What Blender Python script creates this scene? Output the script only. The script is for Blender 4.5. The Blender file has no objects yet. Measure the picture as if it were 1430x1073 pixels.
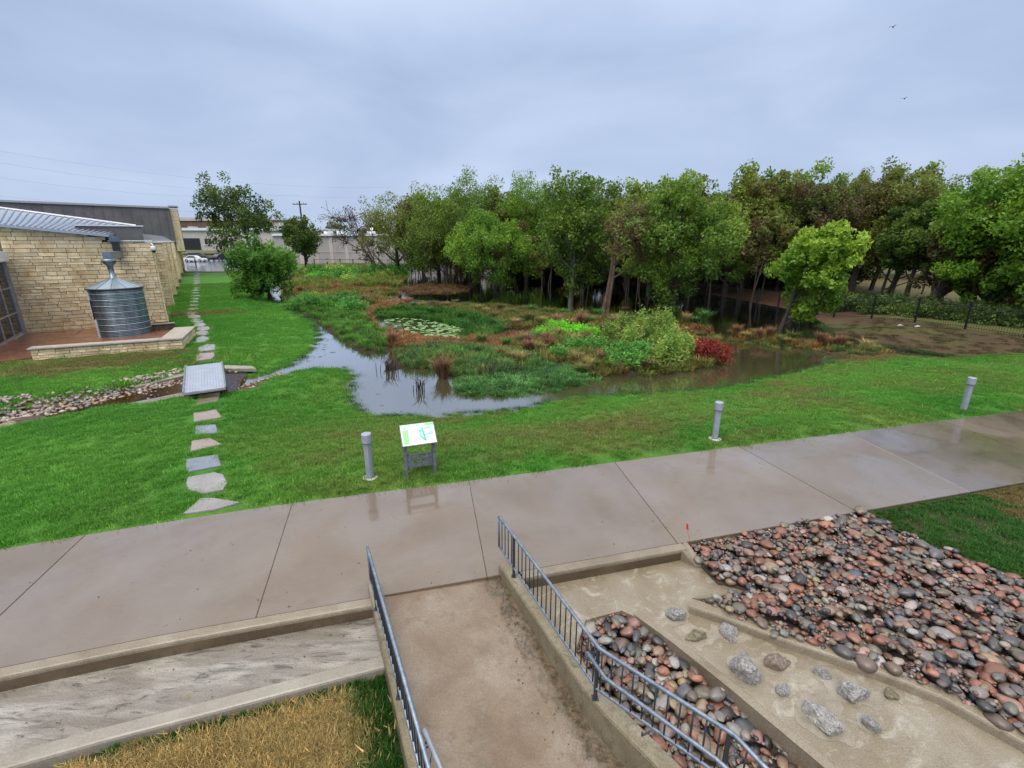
import bpy, bmesh, math, random
import numpy as np
from mathutils import Vector, Matrix, noise as mnoise
R = math.radians
rng = np.random.default_rng(7)
random.seed(7)
SC = bpy.context.scene
COL = SC.collection

# ------------------------------------------------------------------ camera, sky, sun
PITCH = R(16.8); FPX = 665.0; CAMH = 4.8
cam_d = bpy.data.cameras.new('camera'); cam = bpy.data.objects.new('camera', cam_d); COL.objects.link(cam)
cam.location = (0, 0, CAMH); cam.rotation_euler = (math.pi/2 - PITCH, 0, 0)
cam_d.sensor_width = 36; cam_d.lens = 36*FPX/1430; cam_d.clip_end = 4000; cam_d.clip_start = 0.05
SC.camera = cam
SUN_EL, SUN_AZ = 62, 200      # high, behind the camera, behind thick cloud
world = bpy.data.worlds.new('World'); SC.world = world; world.use_nodes = True
wt = world.node_tree; wt.nodes.clear()
def wn(t, **k):
    n = wt.nodes.new(t)
    for a, b in k.items(): setattr(n, a, b)
    return n
w_out = wn('ShaderNodeOutputWorld'); w_bg = wn('ShaderNodeBackground'); w_bg2 = wn('ShaderNodeBackground'); w_add = wn('ShaderNodeAddShader')
w_sky = wn('ShaderNodeTexSky'); w_sky.sky_type = 'NISHITA'; w_sky.sun_disc = False
w_sky.sun_elevation = R(SUN_EL); w_sky.sun_rotation = R(SUN_AZ)
w_tc = wn('ShaderNodeTexCoord'); w_sep = wn('ShaderNodeSeparateXYZ')
w_map = wn('ShaderNodeMapping'); w_map.inputs['Scale'].default_value = (1.0, 1.0, 3.2); w_map.inputs['Rotation'].default_value = (0.1, 0.25, 0.4)
w_n1 = wn('ShaderNodeTexNoise'); w_n1.inputs['Scale'].default_value = 2.1; w_n1.inputs['Detail'].default_value = 5; w_n1.inputs['Roughness'].default_value = 0.5; w_n1.inputs['Distortion'].default_value = 0.35
w_r = wn('ShaderNodeValToRGB')
w_r.color_ramp.elements[0].position = 0.30; w_r.color_ramp.elements[0].color = (0.31, 0.39, 0.56, 1)
w_r.color_ramp.elements[1].position = 0.72; w_r.color_ramp.elements[1].color = (0.45, 0.54, 0.71, 1)
w_mr = wn('ShaderNodeMapRange'); w_mr.inputs[1].default_value = 0.30; w_mr.inputs[2].default_value = 1.0; w_mr.inputs[3].default_value = 1.0; w_mr.inputs[4].default_value = 2.6
w_mul = wn('ShaderNodeVectorMath', operation='SCALE')
lk = wt.links.new
lk(w_tc.outputs['Generated'], w_map.inputs[0]); lk(w_map.outputs[0], w_n1.inputs['Vector']); lk(w_n1.outputs[0], w_r.inputs[0])
lk(w_tc.outputs['Generated'], w_sep.inputs[0]); lk(w_sep.outputs['Z'], w_mr.inputs[0])
w_zm = wn('ShaderNodeMapRange'); w_zm.inputs[1].default_value = 0.32; w_zm.inputs[2].default_value = 0.8; w_zm.inputs[3].default_value = 0; w_zm.inputs[4].default_value = 0.85; lk(w_sep.outputs['Z'], w_zm.inputs[0])
w_mx = wn('ShaderNodeMix', data_type='RGBA'); w_mx.inputs[7].default_value = (0.56, 0.54, 0.50, 1)      # thinner, whiter cloud overhead
lk(w_zm.outputs[0], w_mx.inputs[0]); lk(w_r.outputs[0], w_mx.inputs[6]); lk(w_mx.outputs[2], w_mul.inputs[0]); lk(w_mr.outputs[0], w_mul.inputs['Scale'])
lk(w_mul.outputs[0], w_bg.inputs[0]); w_bg.inputs[1].default_value = 0.79
lk(w_sky.outputs[0], w_bg2.inputs[0]); w_bg2.inputs[1].default_value = 0.006   # a little of the clear sky scattered through the overcast
lk(w_bg.outputs[0], w_add.inputs[0]); lk(w_bg2.outputs[0], w_add.inputs[1]); lk(w_add.outputs[0], w_out.inputs[0])
sun_d = bpy.data.lights.new('sun', 'SUN'); sun = bpy.data.objects.new('sun', sun_d); COL.objects.link(sun)
sun_d.energy = 1.5; sun_d.angle = R(50); sun_d.color = (1, 0.93, 0.82)
_a = R(SUN_AZ); _e = R(SUN_EL)
_dir = Vector((math.sin(_a)*math.cos(_e), math.cos(_a)*math.cos(_e), math.sin(_e)))
sun.rotation_euler = _dir.to_track_quat('Z', 'Y').to_euler()
SC.view_settings.view_transform = 'Standard'; SC.view_settings.look = 'None'; SC.view_settings.exposure = 0.62; SC.view_settings.gamma = 1
SC.view_settings.use_curve_mapping = False
SC.cycles.max_bounces = 6; SC.cycles.transparent_max_bounces = 12; SC.cycles.use_denoising = True
SC.cycles.diffuse_bounces = 3; SC.cycles.glossy_bounces = 3; SC.cycles.caustics_reflective = False; SC.cycles.caustics_refractive = False

# ------------------------------------------------------------------ surveying helpers (where a sight line meets the real ground)
cp, sp = math.cos(PITCH), math.sin(PITCH)
def ray(x, y):
    u = (x-715)/FPX; v = (536.5-y)/FPX
    return np.array((u, cp+v*sp, -sp+v*cp))
def P(x, y, z=0.0):
    d = ray(x, y); t = (z-CAMH)/d[2]; return np.array((d[0]*t, d[1]*t, z))
def V(x, y, Y):
    d = ray(x, y); t = Y/d[1]; return np.array((d[0]*t, Y, CAMH+d[2]*t))
def PL(pts, z=0.0): return [tuple(P(x, y, z)[:2]) for x, y in pts]
def yfar(x):  return 9.17+.2687*x - .035*np.maximum(0, -4-np.asarray(x, float))**1.5
def ynear(x): return 6.05+.2640*x - .030*np.maximum(0, -4-np.asarray(x, float))**1.5
def sdpoly(pts, poly):
    p = np.asarray(pts, float)[:, :2]; v = np.asarray(poly, float)[:, :2]
    if len(p) < 60:                                   # few points: all edges at once
        a = np.roll(v, 1, 0); e = a-v; w = p[:, None]-v[None]
        b = w-e*np.clip((w*e).sum(2)/((e*e).sum(1)+1e-12), 0, 1)[..., None]; c1 = p[:, 1:2] >= v[:, 1]; c2 = p[:, 1:2] < a[:, 1]; c3 = e[:, 0]*w[..., 1] > e[:, 1]*w[..., 0]
        k = ((c1 & c2 & c3) | (~c1 & ~c2 & ~c3)).sum(1) % 2
        return np.where(k == 1, -1, 1)*np.sqrt((b*b).sum(2).min(1))
    d = np.full(len(p), 1e18); s = np.ones(len(p)); n = len(v); j = n-1
    for i in range(n):
        e = v[j]-v[i]; w = p-v[i]
        b = w - e*np.clip((w@e)/(e@e+1e-12), 0, 1)[:, None]
        d = np.minimum(d, (b*b).sum(1))
        c1 = p[:, 1] >= v[i][1]; c2 = p[:, 1] < v[j][1]; c3 = e[0]*w[:, 1] > e[1]*w[:, 0]
        s = np.where((c1 & c2 & c3) | (~c1 & ~c2 & ~c3), -s, s); j = i
    return s*np.sqrt(d)
def ss(t): t = np.clip(t, 0, 1); return t*t*(3-2*t)
WZ = -0.5
POND = PL([(372,531),(392,524),(430,517),(468,514),(486,524),(482,548),(486,566),(500,578),(530,584),(600,584),(660,579),(738,573),(775,560),(850,554),(930,549),(1000,546),(1060,533),(1110,523),(1152,512),(1168,502),(1120,488),(1085,476),(1110,470),(1165,477),(1250,493),(1330,503),(1335,497),(1250,484),(1170,470),(1150,452),(1120,436),(1000,413),(905,399),(830,391),(745,388),(690,388),(690,376),(600,372),(560,376),(500,392),(440,392),(395,395),(372,402),(370,414),(392,428),(425,447),(440,462),(438,478),(425,493),(408,506),(385,516),(356,527),(325,533),(315,540),(335,541)], WZ)
ISLE = [PL(q, -.42) for q in (
 [(536,518),(560,512),(600,512),(625,512),(640,545),(700,548),(790,536),(830,524),(900,521),(960,517),(1005,507),(1016,489),(1000,470),(960,460),(900,450),(850,443),(800,438),(740,432),(690,426),(640,422),(600,420),(575,418),(550,422),(520,420),(490,412),(440,412),(403,419),(414,434),(444,449),(460,463),(480,475),(498,488),(520,492),(542,488),(560,492),(570,500),(545,505)],
 [(1018,466),(1060,462),(1150,478),(1245,494),(1235,499),(1150,486),(1080,480),(1020,474)],
 [(400,404),(440,401),(500,403),(535,404),(548,400),(505,398),(498,390),(560,377),(430,378),(395,392)],
)]
LILY = PL([(520,442),(545,438),(600,441),(650,450),(690,461),(680,471),(640,476),(600,475),(560,467),(530,456)], -.5)
WET2 = PL([(536,412),(566,410),(572,418),(540,420)], -.5)
CREEKW = PL([(372,529),(345,520),(312,512),(262,519),(215,535),(150,548),(60,567),(-60,590),(-160,615),(-160,650),(0,610),(90,590),(180,573),(250,556),(310,545),(345,540)], -.3)
def base(x, y):
    b = np.interp(y, [0, 33, 43, 66, 76, 110, 1500], [0, 0, .45, .6, 1.0, 2.1, 3.0])
    lf = ss((-8-x)/14)                       # the rise is on the building side
    far = ss((y-60)/60)
    return b*np.maximum(lf, far*.75) + .04*np.sin(x*.31+1)*np.cos(y*.23)*ss((y-14)/6)
def _vn(x, y, seed):
    xi, yi = np.floor(x), np.floor(y); fx, fy = x-xi, y-yi; fx = fx*fx*(3-2*fx); fy = fy*fy*(3-2*fy)
    def h(a, b): v = np.sin(a*127.1+b*311.7+seed*74.7)*43758.5453; return v-np.floor(v)
    return (h(xi, yi)*(1-fx)+h(xi+1, yi)*fx)*(1-fy)+(h(xi, yi+1)*(1-fx)+h(xi+1, yi+1)*fx)*fy
def fnoise(q, s, seed=0):
    x = (q[:, 0]*.8+q[:, 1]*.6)*s; y = (q[:, 1]*.8-q[:, 0]*.6)*s; o = 0; a = 1.; t = 0
    for k in range(4): o = o+a*_vn(x*2**k+k*9.3, y*2**k-k*5.1, seed+k); t += a; a *= .55
    return (o/t-.5)*3.2
def ground(q):
    q = np.atleast_2d(np.asarray(q, float)); x = q[:, 0]; y = q[:, 1]
    n = .016*fnoise(q, 1.1, 12)
    d = sdpoly(q, POND)
    h = WZ + (base(x, y)-WZ)*ss(np.clip(d+.05, 0, 99)/4.6) + n*.5*ss(d/3)*(y < 60)
    h = np.where((y > 33) & (x > -6), WZ + (base(x, y)+.15-WZ)*ss(d/6), h)
    dc = sdpoly(q, CREEKW); h = np.minimum(h, -.44 + .46*ss((dc+.35)/.9))
    hin = WZ - np.minimum(.4, .13*np.abs(d)) + n*.4
    for I in ISLE:
        di = sdpoly(q, I); hin = np.where(di < .2, WZ+.17*ss((.25-di)/.7)-.03 + n*.6, hin)
    for L in (LILY, WET2):
        dl = sdpoly(q, L); hin = np.where(dl < .3, np.minimum(hin, WZ-.25*ss((.3-dl)/.8)+.02), hin)
    h = np.where(d < 0, hin, h)
    edge = y-yfar(x)
    return np.where(edge < .6, -.015+(h+.015)*ss(edge/.6), h)
_gp = {}
def gp(x, y, z0=-.1):
    z = z0; key = (x, y)
    if key in _gp: return _gp[key].copy()
    for _ in range(16):
        p = P(x, y, z); z2 = float(ground(p)[0])
        if abs(z2-z) < .002: break
        z = .45*z+.55*z2
    p = P(x, y, z); p[2] = float(ground(p)[0]); _gp[key] = p; return p.copy()

# ------------------------------------------------------------------ node material helpers
def new_mat(name):
    m = bpy.data.materials.new(name); m.use_nodes = True
    return m, m.node_tree, m.node_tree.nodes['Principled BSDF']
def N(nt, t, **k):
    n = nt.nodes.new(t)
    for a, b in k.items():
        if a.startswith('i_'): n.inputs[a[2:]].default_value = b
        else: setattr(n, a, b)
    return n
def noise(nt, vec, scale, detail=4, rough=.55, dist=0):
    n = N(nt, 'ShaderNodeTexNoise'); n.inputs['Scale'].default_value = scale; n.inputs['Detail'].default_value = detail
    n.inputs['Roughness'].default_value = rough; n.inputs['Distortion'].default_value = dist
    nt.links.new(vec, n.inputs['Vector']); return n.outputs[0]
def ramp(nt, fac, stops):
    r = N(nt, 'ShaderNodeValToRGB'); e = r.color_ramp.elements
    while len(e) < len(stops): e.new(.5)
    for el, (p, c) in zip(e, stops): el.position = p; el.color = (*c, 1) if len(c) == 3 else c
    nt.links.new(fac, r.inputs[0]); return r.outputs[0]
def mix(nt, fac, a, b, mode='MIX'):
    m = N(nt, 'ShaderNodeMix', data_type='RGBA', blend_type=mode)
    for s, v in ((0, fac), (6, a), (7, b)):
        if isinstance(v, (int, float)): m.inputs[s].default_value = v
        elif isinstance(v, tuple): m.inputs[s].default_value = (*v, 1)
        else: nt.links.new(v, m.inputs[s])
    return m.outputs[2]
def math_(nt, op, a, b=None, clamp=False):
    m = N(nt, 'ShaderNodeMath', operation=op, use_clamp=clamp)
    for i, v in enumerate((a, b)):
        if v is None: continue
        if isinstance(v, (int, float)): m.inputs[i].default_value = v
        else: nt.links.new(v, m.inputs[i])
    return m.outputs[0]
def bump(nt, bs, h, strength, dist=.01, prev=None):
    b = N(nt, 'ShaderNodeBump'); b.inputs['Strength'].default_value = strength; b.inputs['Distance'].default_value = dist
    nt.links.new(h, b.inputs['Height'])
    if prev is not None: nt.links.new(prev, b.inputs['Normal'])
    nt.links.new(b.outputs[0], bs.inputs['Normal']); return b.outputs[0]
def wpos(nt): return N(nt, 'ShaderNodeNewGeometry').outputs['Position']
def opos(nt): return N(nt, 'ShaderNodeTexCoord').outputs['Object']
def stone_like(name, stops, scale=3, fine=40, rough=(.4, .7), bmp=.4, bd=.01, var=.25, local=False, coat=0, metal=0):
    m, nt, bs = new_mat(name); v = opos(nt) if local else wpos(nt)
    c = ramp(nt, noise(nt, v, scale, 5, .6), stops)
    f = noise(nt, v, fine, 3, .6)
    c = mix(nt, .22, c, ramp(nt, f, [(.3, (.25,)*3), (.7, (1.5,)*3)]), 'MULTIPLY')
    rnd = N(nt, 'ShaderNodeObjectInfo').outputs['Random']
    k = N(nt, 'ShaderNodeMapRange'); k.inputs[3].default_value = 1-var; k.inputs[4].default_value = 1+var; nt.links.new(rnd, k.inputs[0])
    hs = N(nt, 'ShaderNodeHueSaturation'); nt.links.new(k.outputs[0], hs.inputs['Value']); nt.links.new(c, hs.inputs['Color'])
    nt.links.new(hs.outputs[0], bs.inputs['Base Color'])
    rr = N(nt, 'ShaderNodeMapRange'); rr.inputs[3].default_value = rough[0]; rr.inputs[4].default_value = rough[1]
    rr.inputs[1].default_value = .3; rr.inputs[2].default_value = .7
    nt.links.new(noise(nt, v, scale*1.7, 3), rr.inputs[0]); nt.links.new(rr.outputs[0], bs.inputs['Roughness'])
    bs.inputs['Coat Weight'].default_value = coat; bs.inputs['Coat Roughness'].default_value = .12; bs.inputs['Metallic'].default_value = metal
    bump(nt, bs, f, bmp, bd); return m
def plain(name, col, rough=.5, metal=0, emit=None, nz=.12, scale=6):
    m, nt, bs = new_mat(name); v = opos(nt)
    c = ramp(nt, noise(nt, v, scale, 4), [(.3, tuple(k*(1-nz) for k in col)), (.7, tuple(min(1, k*(1+nz)) for k in col))])
    nt.links.new(c, bs.inputs['Base Color']); bs.inputs['Roughness'].default_value = rough; bs.inputs['Metallic'].default_value = metal
    if emit: bs.inputs['Emission Color'].default_value = (*emit[0], 1); bs.inputs['Emission Strength'].default_value = emit[1]
    return m
def leaf_mat(name, a, b, c, rough=.5, trans=.42):
    """three stops along the per-leaf attribute tint, a little per-plant variation, thin leaf that lets light through"""
    m, nt, bs = new_mat(name)
    at = N(nt, 'ShaderNodeAttribute', attribute_name='tint')
    col = ramp(nt, at.outputs['Fac'], [(0, a), (.5, b), (1, c)])
    rnd = N(nt, 'ShaderNodeObjectInfo').outputs['Random']
    k = N(nt, 'ShaderNodeMapRange'); k.inputs[3].default_value = 1.1; k.inputs[4].default_value = 1.7; nt.links.new(rnd, k.inputs[0])
    hs = N(nt, 'ShaderNodeHueSaturation'); nt.links.new(k.outputs[0], hs.inputs['Value']); nt.links.new(col, hs.inputs['Color'])
    nt.links.new(hs.outputs[0], bs.inputs['Base Color']); bs.inputs['Roughness'].default_value = rough; bs.inputs['Specular IOR Level'].default_value = .35
    tr = N(nt, 'ShaderNodeBsdfTranslucent'); nt.links.new(hs.outputs[0], tr.inputs[0])
    mx = N(nt, 'ShaderNodeMixShader'); mx.inputs[0].default_value = trans
    nt.links.new(bs.outputs[0], mx.inputs[1]); nt.links.new(tr.outputs[0], mx.inputs[2])
    nt.links.new(mx.outputs[0], nt.nodes['Material Output'].inputs['Surface']); return m
def blade_mat(name, tinted=True, trans=.3):
    """grass blade: colour of the sward it grows in, carried by the scattered point"""
    m, nt, bs = new_mat(name)
    at = N(nt, 'ShaderNodeAttribute', attribute_name='gcol', attribute_type='INSTANCER')
    t = N(nt, 'ShaderNodeAttribute', attribute_name='tint')
    c = mix(nt, .75, at.outputs['Color'], ramp(nt, t.outputs['Fac'], [(0, (.35, .4, .4)), (.55, (1.0, 1.0, 1)), (.85, (1.5, 1.4, 1.3)), (1, (2.6, 2.1, 2.2))]), 'MULTIPLY')
    nt.links.new(c, bs.inputs['Base Color']); bs.inputs['Roughness'].default_value = .45; bs.inputs['Specular IOR Level'].default_value = .3
    tr = N(nt, 'ShaderNodeBsdfTranslucent'); nt.links.new(c, tr.inputs[0])
    mx = N(nt, 'ShaderNodeMixShader'); mx.inputs[0].default_value = trans
    nt.links.new(bs.outputs[0], mx.inputs[1]); nt.links.new(tr.outputs[0], mx.inputs[2])
    nt.links.new(mx.outputs[0], nt.nodes['Material Output'].inputs['Surface']); return m

# ------------------------------------------------------------------ mesh helpers
def mesh_np(name, v, f, mat=None, smooth=False, tint=None, gcol=None):
    v = np.asarray(v, np.float32); me = bpy.data.meshes.new(name)
    if isinstance(f, np.ndarray):
        k = f.shape[1]; nf = len(f)
        me.vertices.add(len(v)); me.vertices.foreach_set('co', v.ravel())
        me.loops.add(nf*k); me.loops.foreach_set('vertex_index', f.astype(np.int32).ravel())
        me.polygons.add(nf); me.polygons.foreach_set('loop_start', np.arange(0, nf*k, k, dtype=np.int32))
        me.update(calc_edges=True)
    else:
        me.from_pydata(v.tolist(), [], f); me.update()
    if smooth: me.polygons.foreach_set('use_smooth', [True]*len(me.polygons))
    if tint is not None:
        a = me.attributes.new('tint', 'FLOAT', 'POINT'); a.data.foreach_set('value', np.asarray(tint, np.float32))
    if gcol is not None:
        a = me.attributes.new('gcol', 'FLOAT_COLOR', 'POINT'); g = np.ones((len(v), 4), np.float32); g[:, :3] = gcol; a.data.foreach_set('color', g.ravel())
    if mat: me.materials.append(mat)
    return me
def link(name, me, parent=None, loc=None, rot=None, scl=None, color=None):
    o = bpy.data.objects.new(name, me); COL.objects.link(o)
    if parent is not None: o.parent = parent
    if loc is not None: o.location = tuple(float(k) for k in loc)
    if rot is not None: o.rotation_euler = rot
    if scl is not None: o.scale = scl
    if color is not None: o.color = (*color, 1)
    return o
def tag(o, label=None, cat=None, group=None, kind=None):
    if label: o['label'] = label
    if cat: o['category'] = cat
    if group: o['group'] = group
    if kind: o['kind'] = kind
    return o
def thing(name, label, cat, loc=(0, 0, 0), rz=0, group=None):
    o = bpy.data.objects.new(name, None); COL.objects.link(o); o.empty_display_size = .2
    o.location = tuple(float(k) for k in loc); o.rotation_euler = (0, 0, rz)
    return tag(o, label, cat, group)
class MB:
    """collects simple shapes into one mesh"""
    def __init__(s): s.v = []; s.f = []
    def add(s, v, f):
        k = len(s.v); s.v += [tuple(map(float, p)) for p in v]; s.f += [tuple(i+k for i in q) for q in f]; return s
    def box(s, lo, hi, M=None):
        (a, b, c), (d, e, g) = lo, hi
        v = [(a,b,c),(d,b,c),(d,e,c),(a,e,c),(a,b,g),(d,b,g),(d,e,g),(a,e,g)]
        if M is not None: v = [tuple(M @ Vector(p)) for p in v]
        return s.add(v, [(0,3,2,1),(4,5,6,7),(0,1,5,4),(1,2,6,5),(2,3,7,6),(3,0,4,7)])
    def prism(s, poly, zt, zb):
        n = len(poly); A = sum(poly[i][0]*poly[(i+1) % n][1]-poly[(i+1) % n][0]*poly[i][1] for i in range(n))
        if A < 0: poly = poly[::-1]
        zt = zt if hasattr(zt, '__len__') else [zt]*n
        if A < 0: zt = list(zt)[::-1]
        v = [(p[0], p[1], z) for p, z in zip(poly, zt)] + [(p[0], p[1], zb) for p in poly]
        return s.add(v, [tuple(range(n)), tuple(range(2*n-1, n-1, -1))] + [(i+n, (i+1) % n+n, (i+1) % n, i) for i in range(n)])
    def tube(s, pts, r, n=8, cap=True):
        pts = [Vector(p) for p in pts]; m = len(pts); rr = r if hasattr(r, '__len__') else [r]*m
        k = len(s.v); ref = None
        for i, p in enumerate(pts):
            t = (pts[min(i+1, m-1)]-pts[max(i-1, 0)]).normalized()
            if ref is None: ref = Vector((0, 0, 1)).cross(t) if abs(t.z) < .9 else Vector((1, 0, 0)).cross(t)
            a = (ref - t*ref.dot(t)).normalized(); ref = a; b = t.cross(a)
            for j in range(n):
                q = p+(a*math.cos(2*math.pi*j/n)+b*math.sin(2*math.pi*j/n))*rr[i]; s.v.append(tuple(q))
        for i in range(m-1):
            for j in range(n):
                a0 = k+i*n+j; a1 = k+i*n+(j+1) % n; s.f.append((a0, a1, a1+n, a0+n))
        if cap: s.f.append(tuple(k+j for j in range(n))[::-1]); s.f.append(tuple(k+(m-1)*n+j for j in range(n)))
        return s
    def lathe(s, prof, n=32, c=(0, 0, 0)):
        k = len(s.v)
        for r, z in prof:
            for j in range(n): a = 2*math.pi*j/n; s.v.append((c[0]+r*math.cos(a), c[1]+r*math.sin(a), c[2]+z))
        for i in range(len(prof)-1):
            for j in range(n): a0 = k+i*n+j; a1 = k+i*n+(j+1) % n; s.f.append((a0, a1, a1+n, a0+n))
        return s
    def mesh(s, name, mat, smooth=False, bev=0, auto=None):
        me = bpy.data.meshes.new(name); me.from_pydata(s.v, [], s.f); me.update()
        if bev:
            bm = bmesh.new(); bm.from_mesh(me)
            es = [e for e in bm.edges if e.is_manifold and e.calc_face_angle(0) > .5]
            bmesh.ops.bevel(bm, geom=es, offset=bev, segments=2, affect='EDGES', clamp_overlap=True); bm.to_mesh(me); bm.free()
        if smooth: me.polygons.foreach_set('use_smooth', [True]*len(me.polygons))
        if mat: me.materials.append(mat)
        return me
    def obj(s, name, mat, parent=None, smooth=False, bev=0, **k): return link(name, s.mesh(name, mat, smooth, bev), parent, **k)
def struct(o): o['kind'] = 'structure'; return o

PROTO = bpy.data.collections.new('scatter_sources')
def scatter(name, protos, pts, rotz, scl, gcol, pid=None, tilt=.12, label=None, cat=None, kind='stuff', parent=None):
    """one object that repeats small plants or stones on its points"""
    n = len(pts); me = bpy.data.meshes.new(name); me.vertices.add(n); me.vertices.foreach_set('co', np.asarray(pts, np.float32).ravel())
    r = np.zeros((n, 3), np.float32); r[:, :2] = rng.uniform(-tilt, tilt, (n, 2)); r[:, 2] = rotz
    a = me.attributes.new('rot', 'FLOAT_VECTOR', 'POINT'); a.data.foreach_set('vector', r.ravel())
    a = me.attributes.new('scl', 'FLOAT', 'POINT'); a.data.foreach_set('value', np.asarray(scl, np.float32)*np.ones(n, np.float32))
    a = me.attributes.new('gcol', 'FLOAT_COLOR', 'POINT'); g = np.ones((n, 4), np.float32); g[:, :3] = gcol; a.data.foreach_set('color', g.ravel())
    a = me.attributes.new('pid', 'INT', 'POINT'); a.data.foreach_set('value', np.asarray(pid if pid is not None else rng.integers(0, len(protos), n), np.int32))
    o = link(name, me, parent)
    c = bpy.data.collections.new(name+'_sources')
    for i, m in enumerate(protos):
        q = bpy.data.objects.new('%s_source_%02d' % (name, i), m); c.objects.link(q)
    ng = bpy.data.node_groups.new(name, 'GeometryNodeTree')
    ng.interface.new_socket('Geometry', in_out='INPUT', socket_type='NodeSocketGeometry'); ng.interface.new_socket('Geometry', in_out='OUTPUT', socket_type='NodeSocketGeometry')
    gi = ng.nodes.new('NodeGroupInput'); go = ng.nodes.new('NodeGroupOutput'); ip = ng.nodes.new('GeometryNodeInstanceOnPoints'); ci = ng.nodes.new('GeometryNodeCollectionInfo')
    ci.inputs['Collection'].default_value = c; ci.inputs['Separate Children'].default_value = True; ci.inputs['Reset Children'].default_value = True
    def att(nm, dt):
        q = ng.nodes.new('GeometryNodeInputNamedAttribute'); q.data_type = dt; q.inputs[0].default_value = nm; return q.outputs['Attribute']
    L = ng.links.new; L(gi.outputs[0], ip.inputs['Points']); L(ci.outputs[0], ip.inputs['Instance']); ip.inputs['Pick Instance'].default_value = True
    L(att('pid', 'INT'), ip.inputs['Instance Index']); L(att('rot', 'FLOAT_VECTOR'), ip.inputs['Rotation']); L(att('scl', 'FLOAT'), ip.inputs['Scale']); L(ip.outputs[0], go.inputs[0])
    md = o.modifiers.new('scatter', 'NODES'); md.node_group = ng
    return tag(o, label, cat, None, kind)
def blades(seed, n, rad, h, w, spread=.5, bend=.5, segs=1, tall=.4, droop=0, even=False):
    """tuft of blades; segs=1 gives one triangle each, 2 gives an arching blade"""
    g = np.random.default_rng(seed); a = g.uniform(0, 2*np.pi, n); r = rad*np.sqrt(g.uniform(0, 1, n))
    if even: r = rad*np.abs(g.normal(0, .5, n))
    bx, by = r*np.cos(a), r*np.sin(a); hh = h*g.uniform(1-tall, 1+tall*.6, n)
    da = a+g.normal(0, .8, n) if spread > .2 else g.uniform(0, 2*np.pi, n)
    if even: da = g.uniform(0, 2*np.pi, n)
    out = spread*hh*(.75 if even else (.3+.9*r/rad))*g.uniform(.4, 1.3, n); tx, ty = bx+np.cos(da)*out, by+np.sin(da)*out
    px, py = -np.sin(da+g.normal(0, .7, n))*w/2, np.cos(da+g.normal(0, .7, n))*w/2
    t = g.uniform(0, 1, n)
    if segs == 1:
        v = np.stack([np.stack([bx-px, by-py, 0*hh], 1), np.stack([bx+px, by+py, 0*hh], 1), np.stack([tx, ty, hh], 1)], 1).reshape(-1, 3)
        return v, np.arange(3*n).reshape(n, 3), np.repeat(t, 3)
    mx_, my_ = bx+(tx-bx)*.32, by+(ty-by)*.32
    zt = hh*(1-droop*g.uniform(0, 1, n))
    v = np.stack([np.stack([bx-px, by-py, 0*hh], 1), np.stack([bx+px, by+py, 0*hh], 1), np.stack([mx_+px, my_+py, hh*.62], 1), np.stack([mx_-px, my_-py, hh*.62], 1), np.stack([tx, ty, zt], 1)], 1).reshape(-1, 3)
    k = np.arange(n)*5; f = np.concatenate([np.stack([k, k+1, k+2], 1), np.stack([k, k+2, k+3], 1), np.stack([k+3, k+2, k+4], 1)])
    return v, f, np.repeat(t, 5)
def leafcloud(pts, nrm, size, g, flat=.5, aspect=1.6):
    """quads at pts, loosely facing nrm"""
    n = len(pts); d = nrm*flat + g.normal(0, 1, (n, 3)); d /= np.linalg.norm(d, axis=1)[:, None]+1e-9
    a = np.cross(d, g.normal(0, 1, (n, 3))); a /= np.linalg.norm(a, axis=1)[:, None]+1e-9; b = np.cross(d, a)
    s = (size*g.uniform(.6, 1.3, n))[:, None]
    v = np.stack([pts-a*s*.5*aspect, pts+b*s*.42-d*s*.12, pts+a*s*.5*aspect, pts-b*s*.42-d*s*.12], 1).reshape(-1, 3)
    return v, np.arange(4*n).reshape(n, 4)

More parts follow.
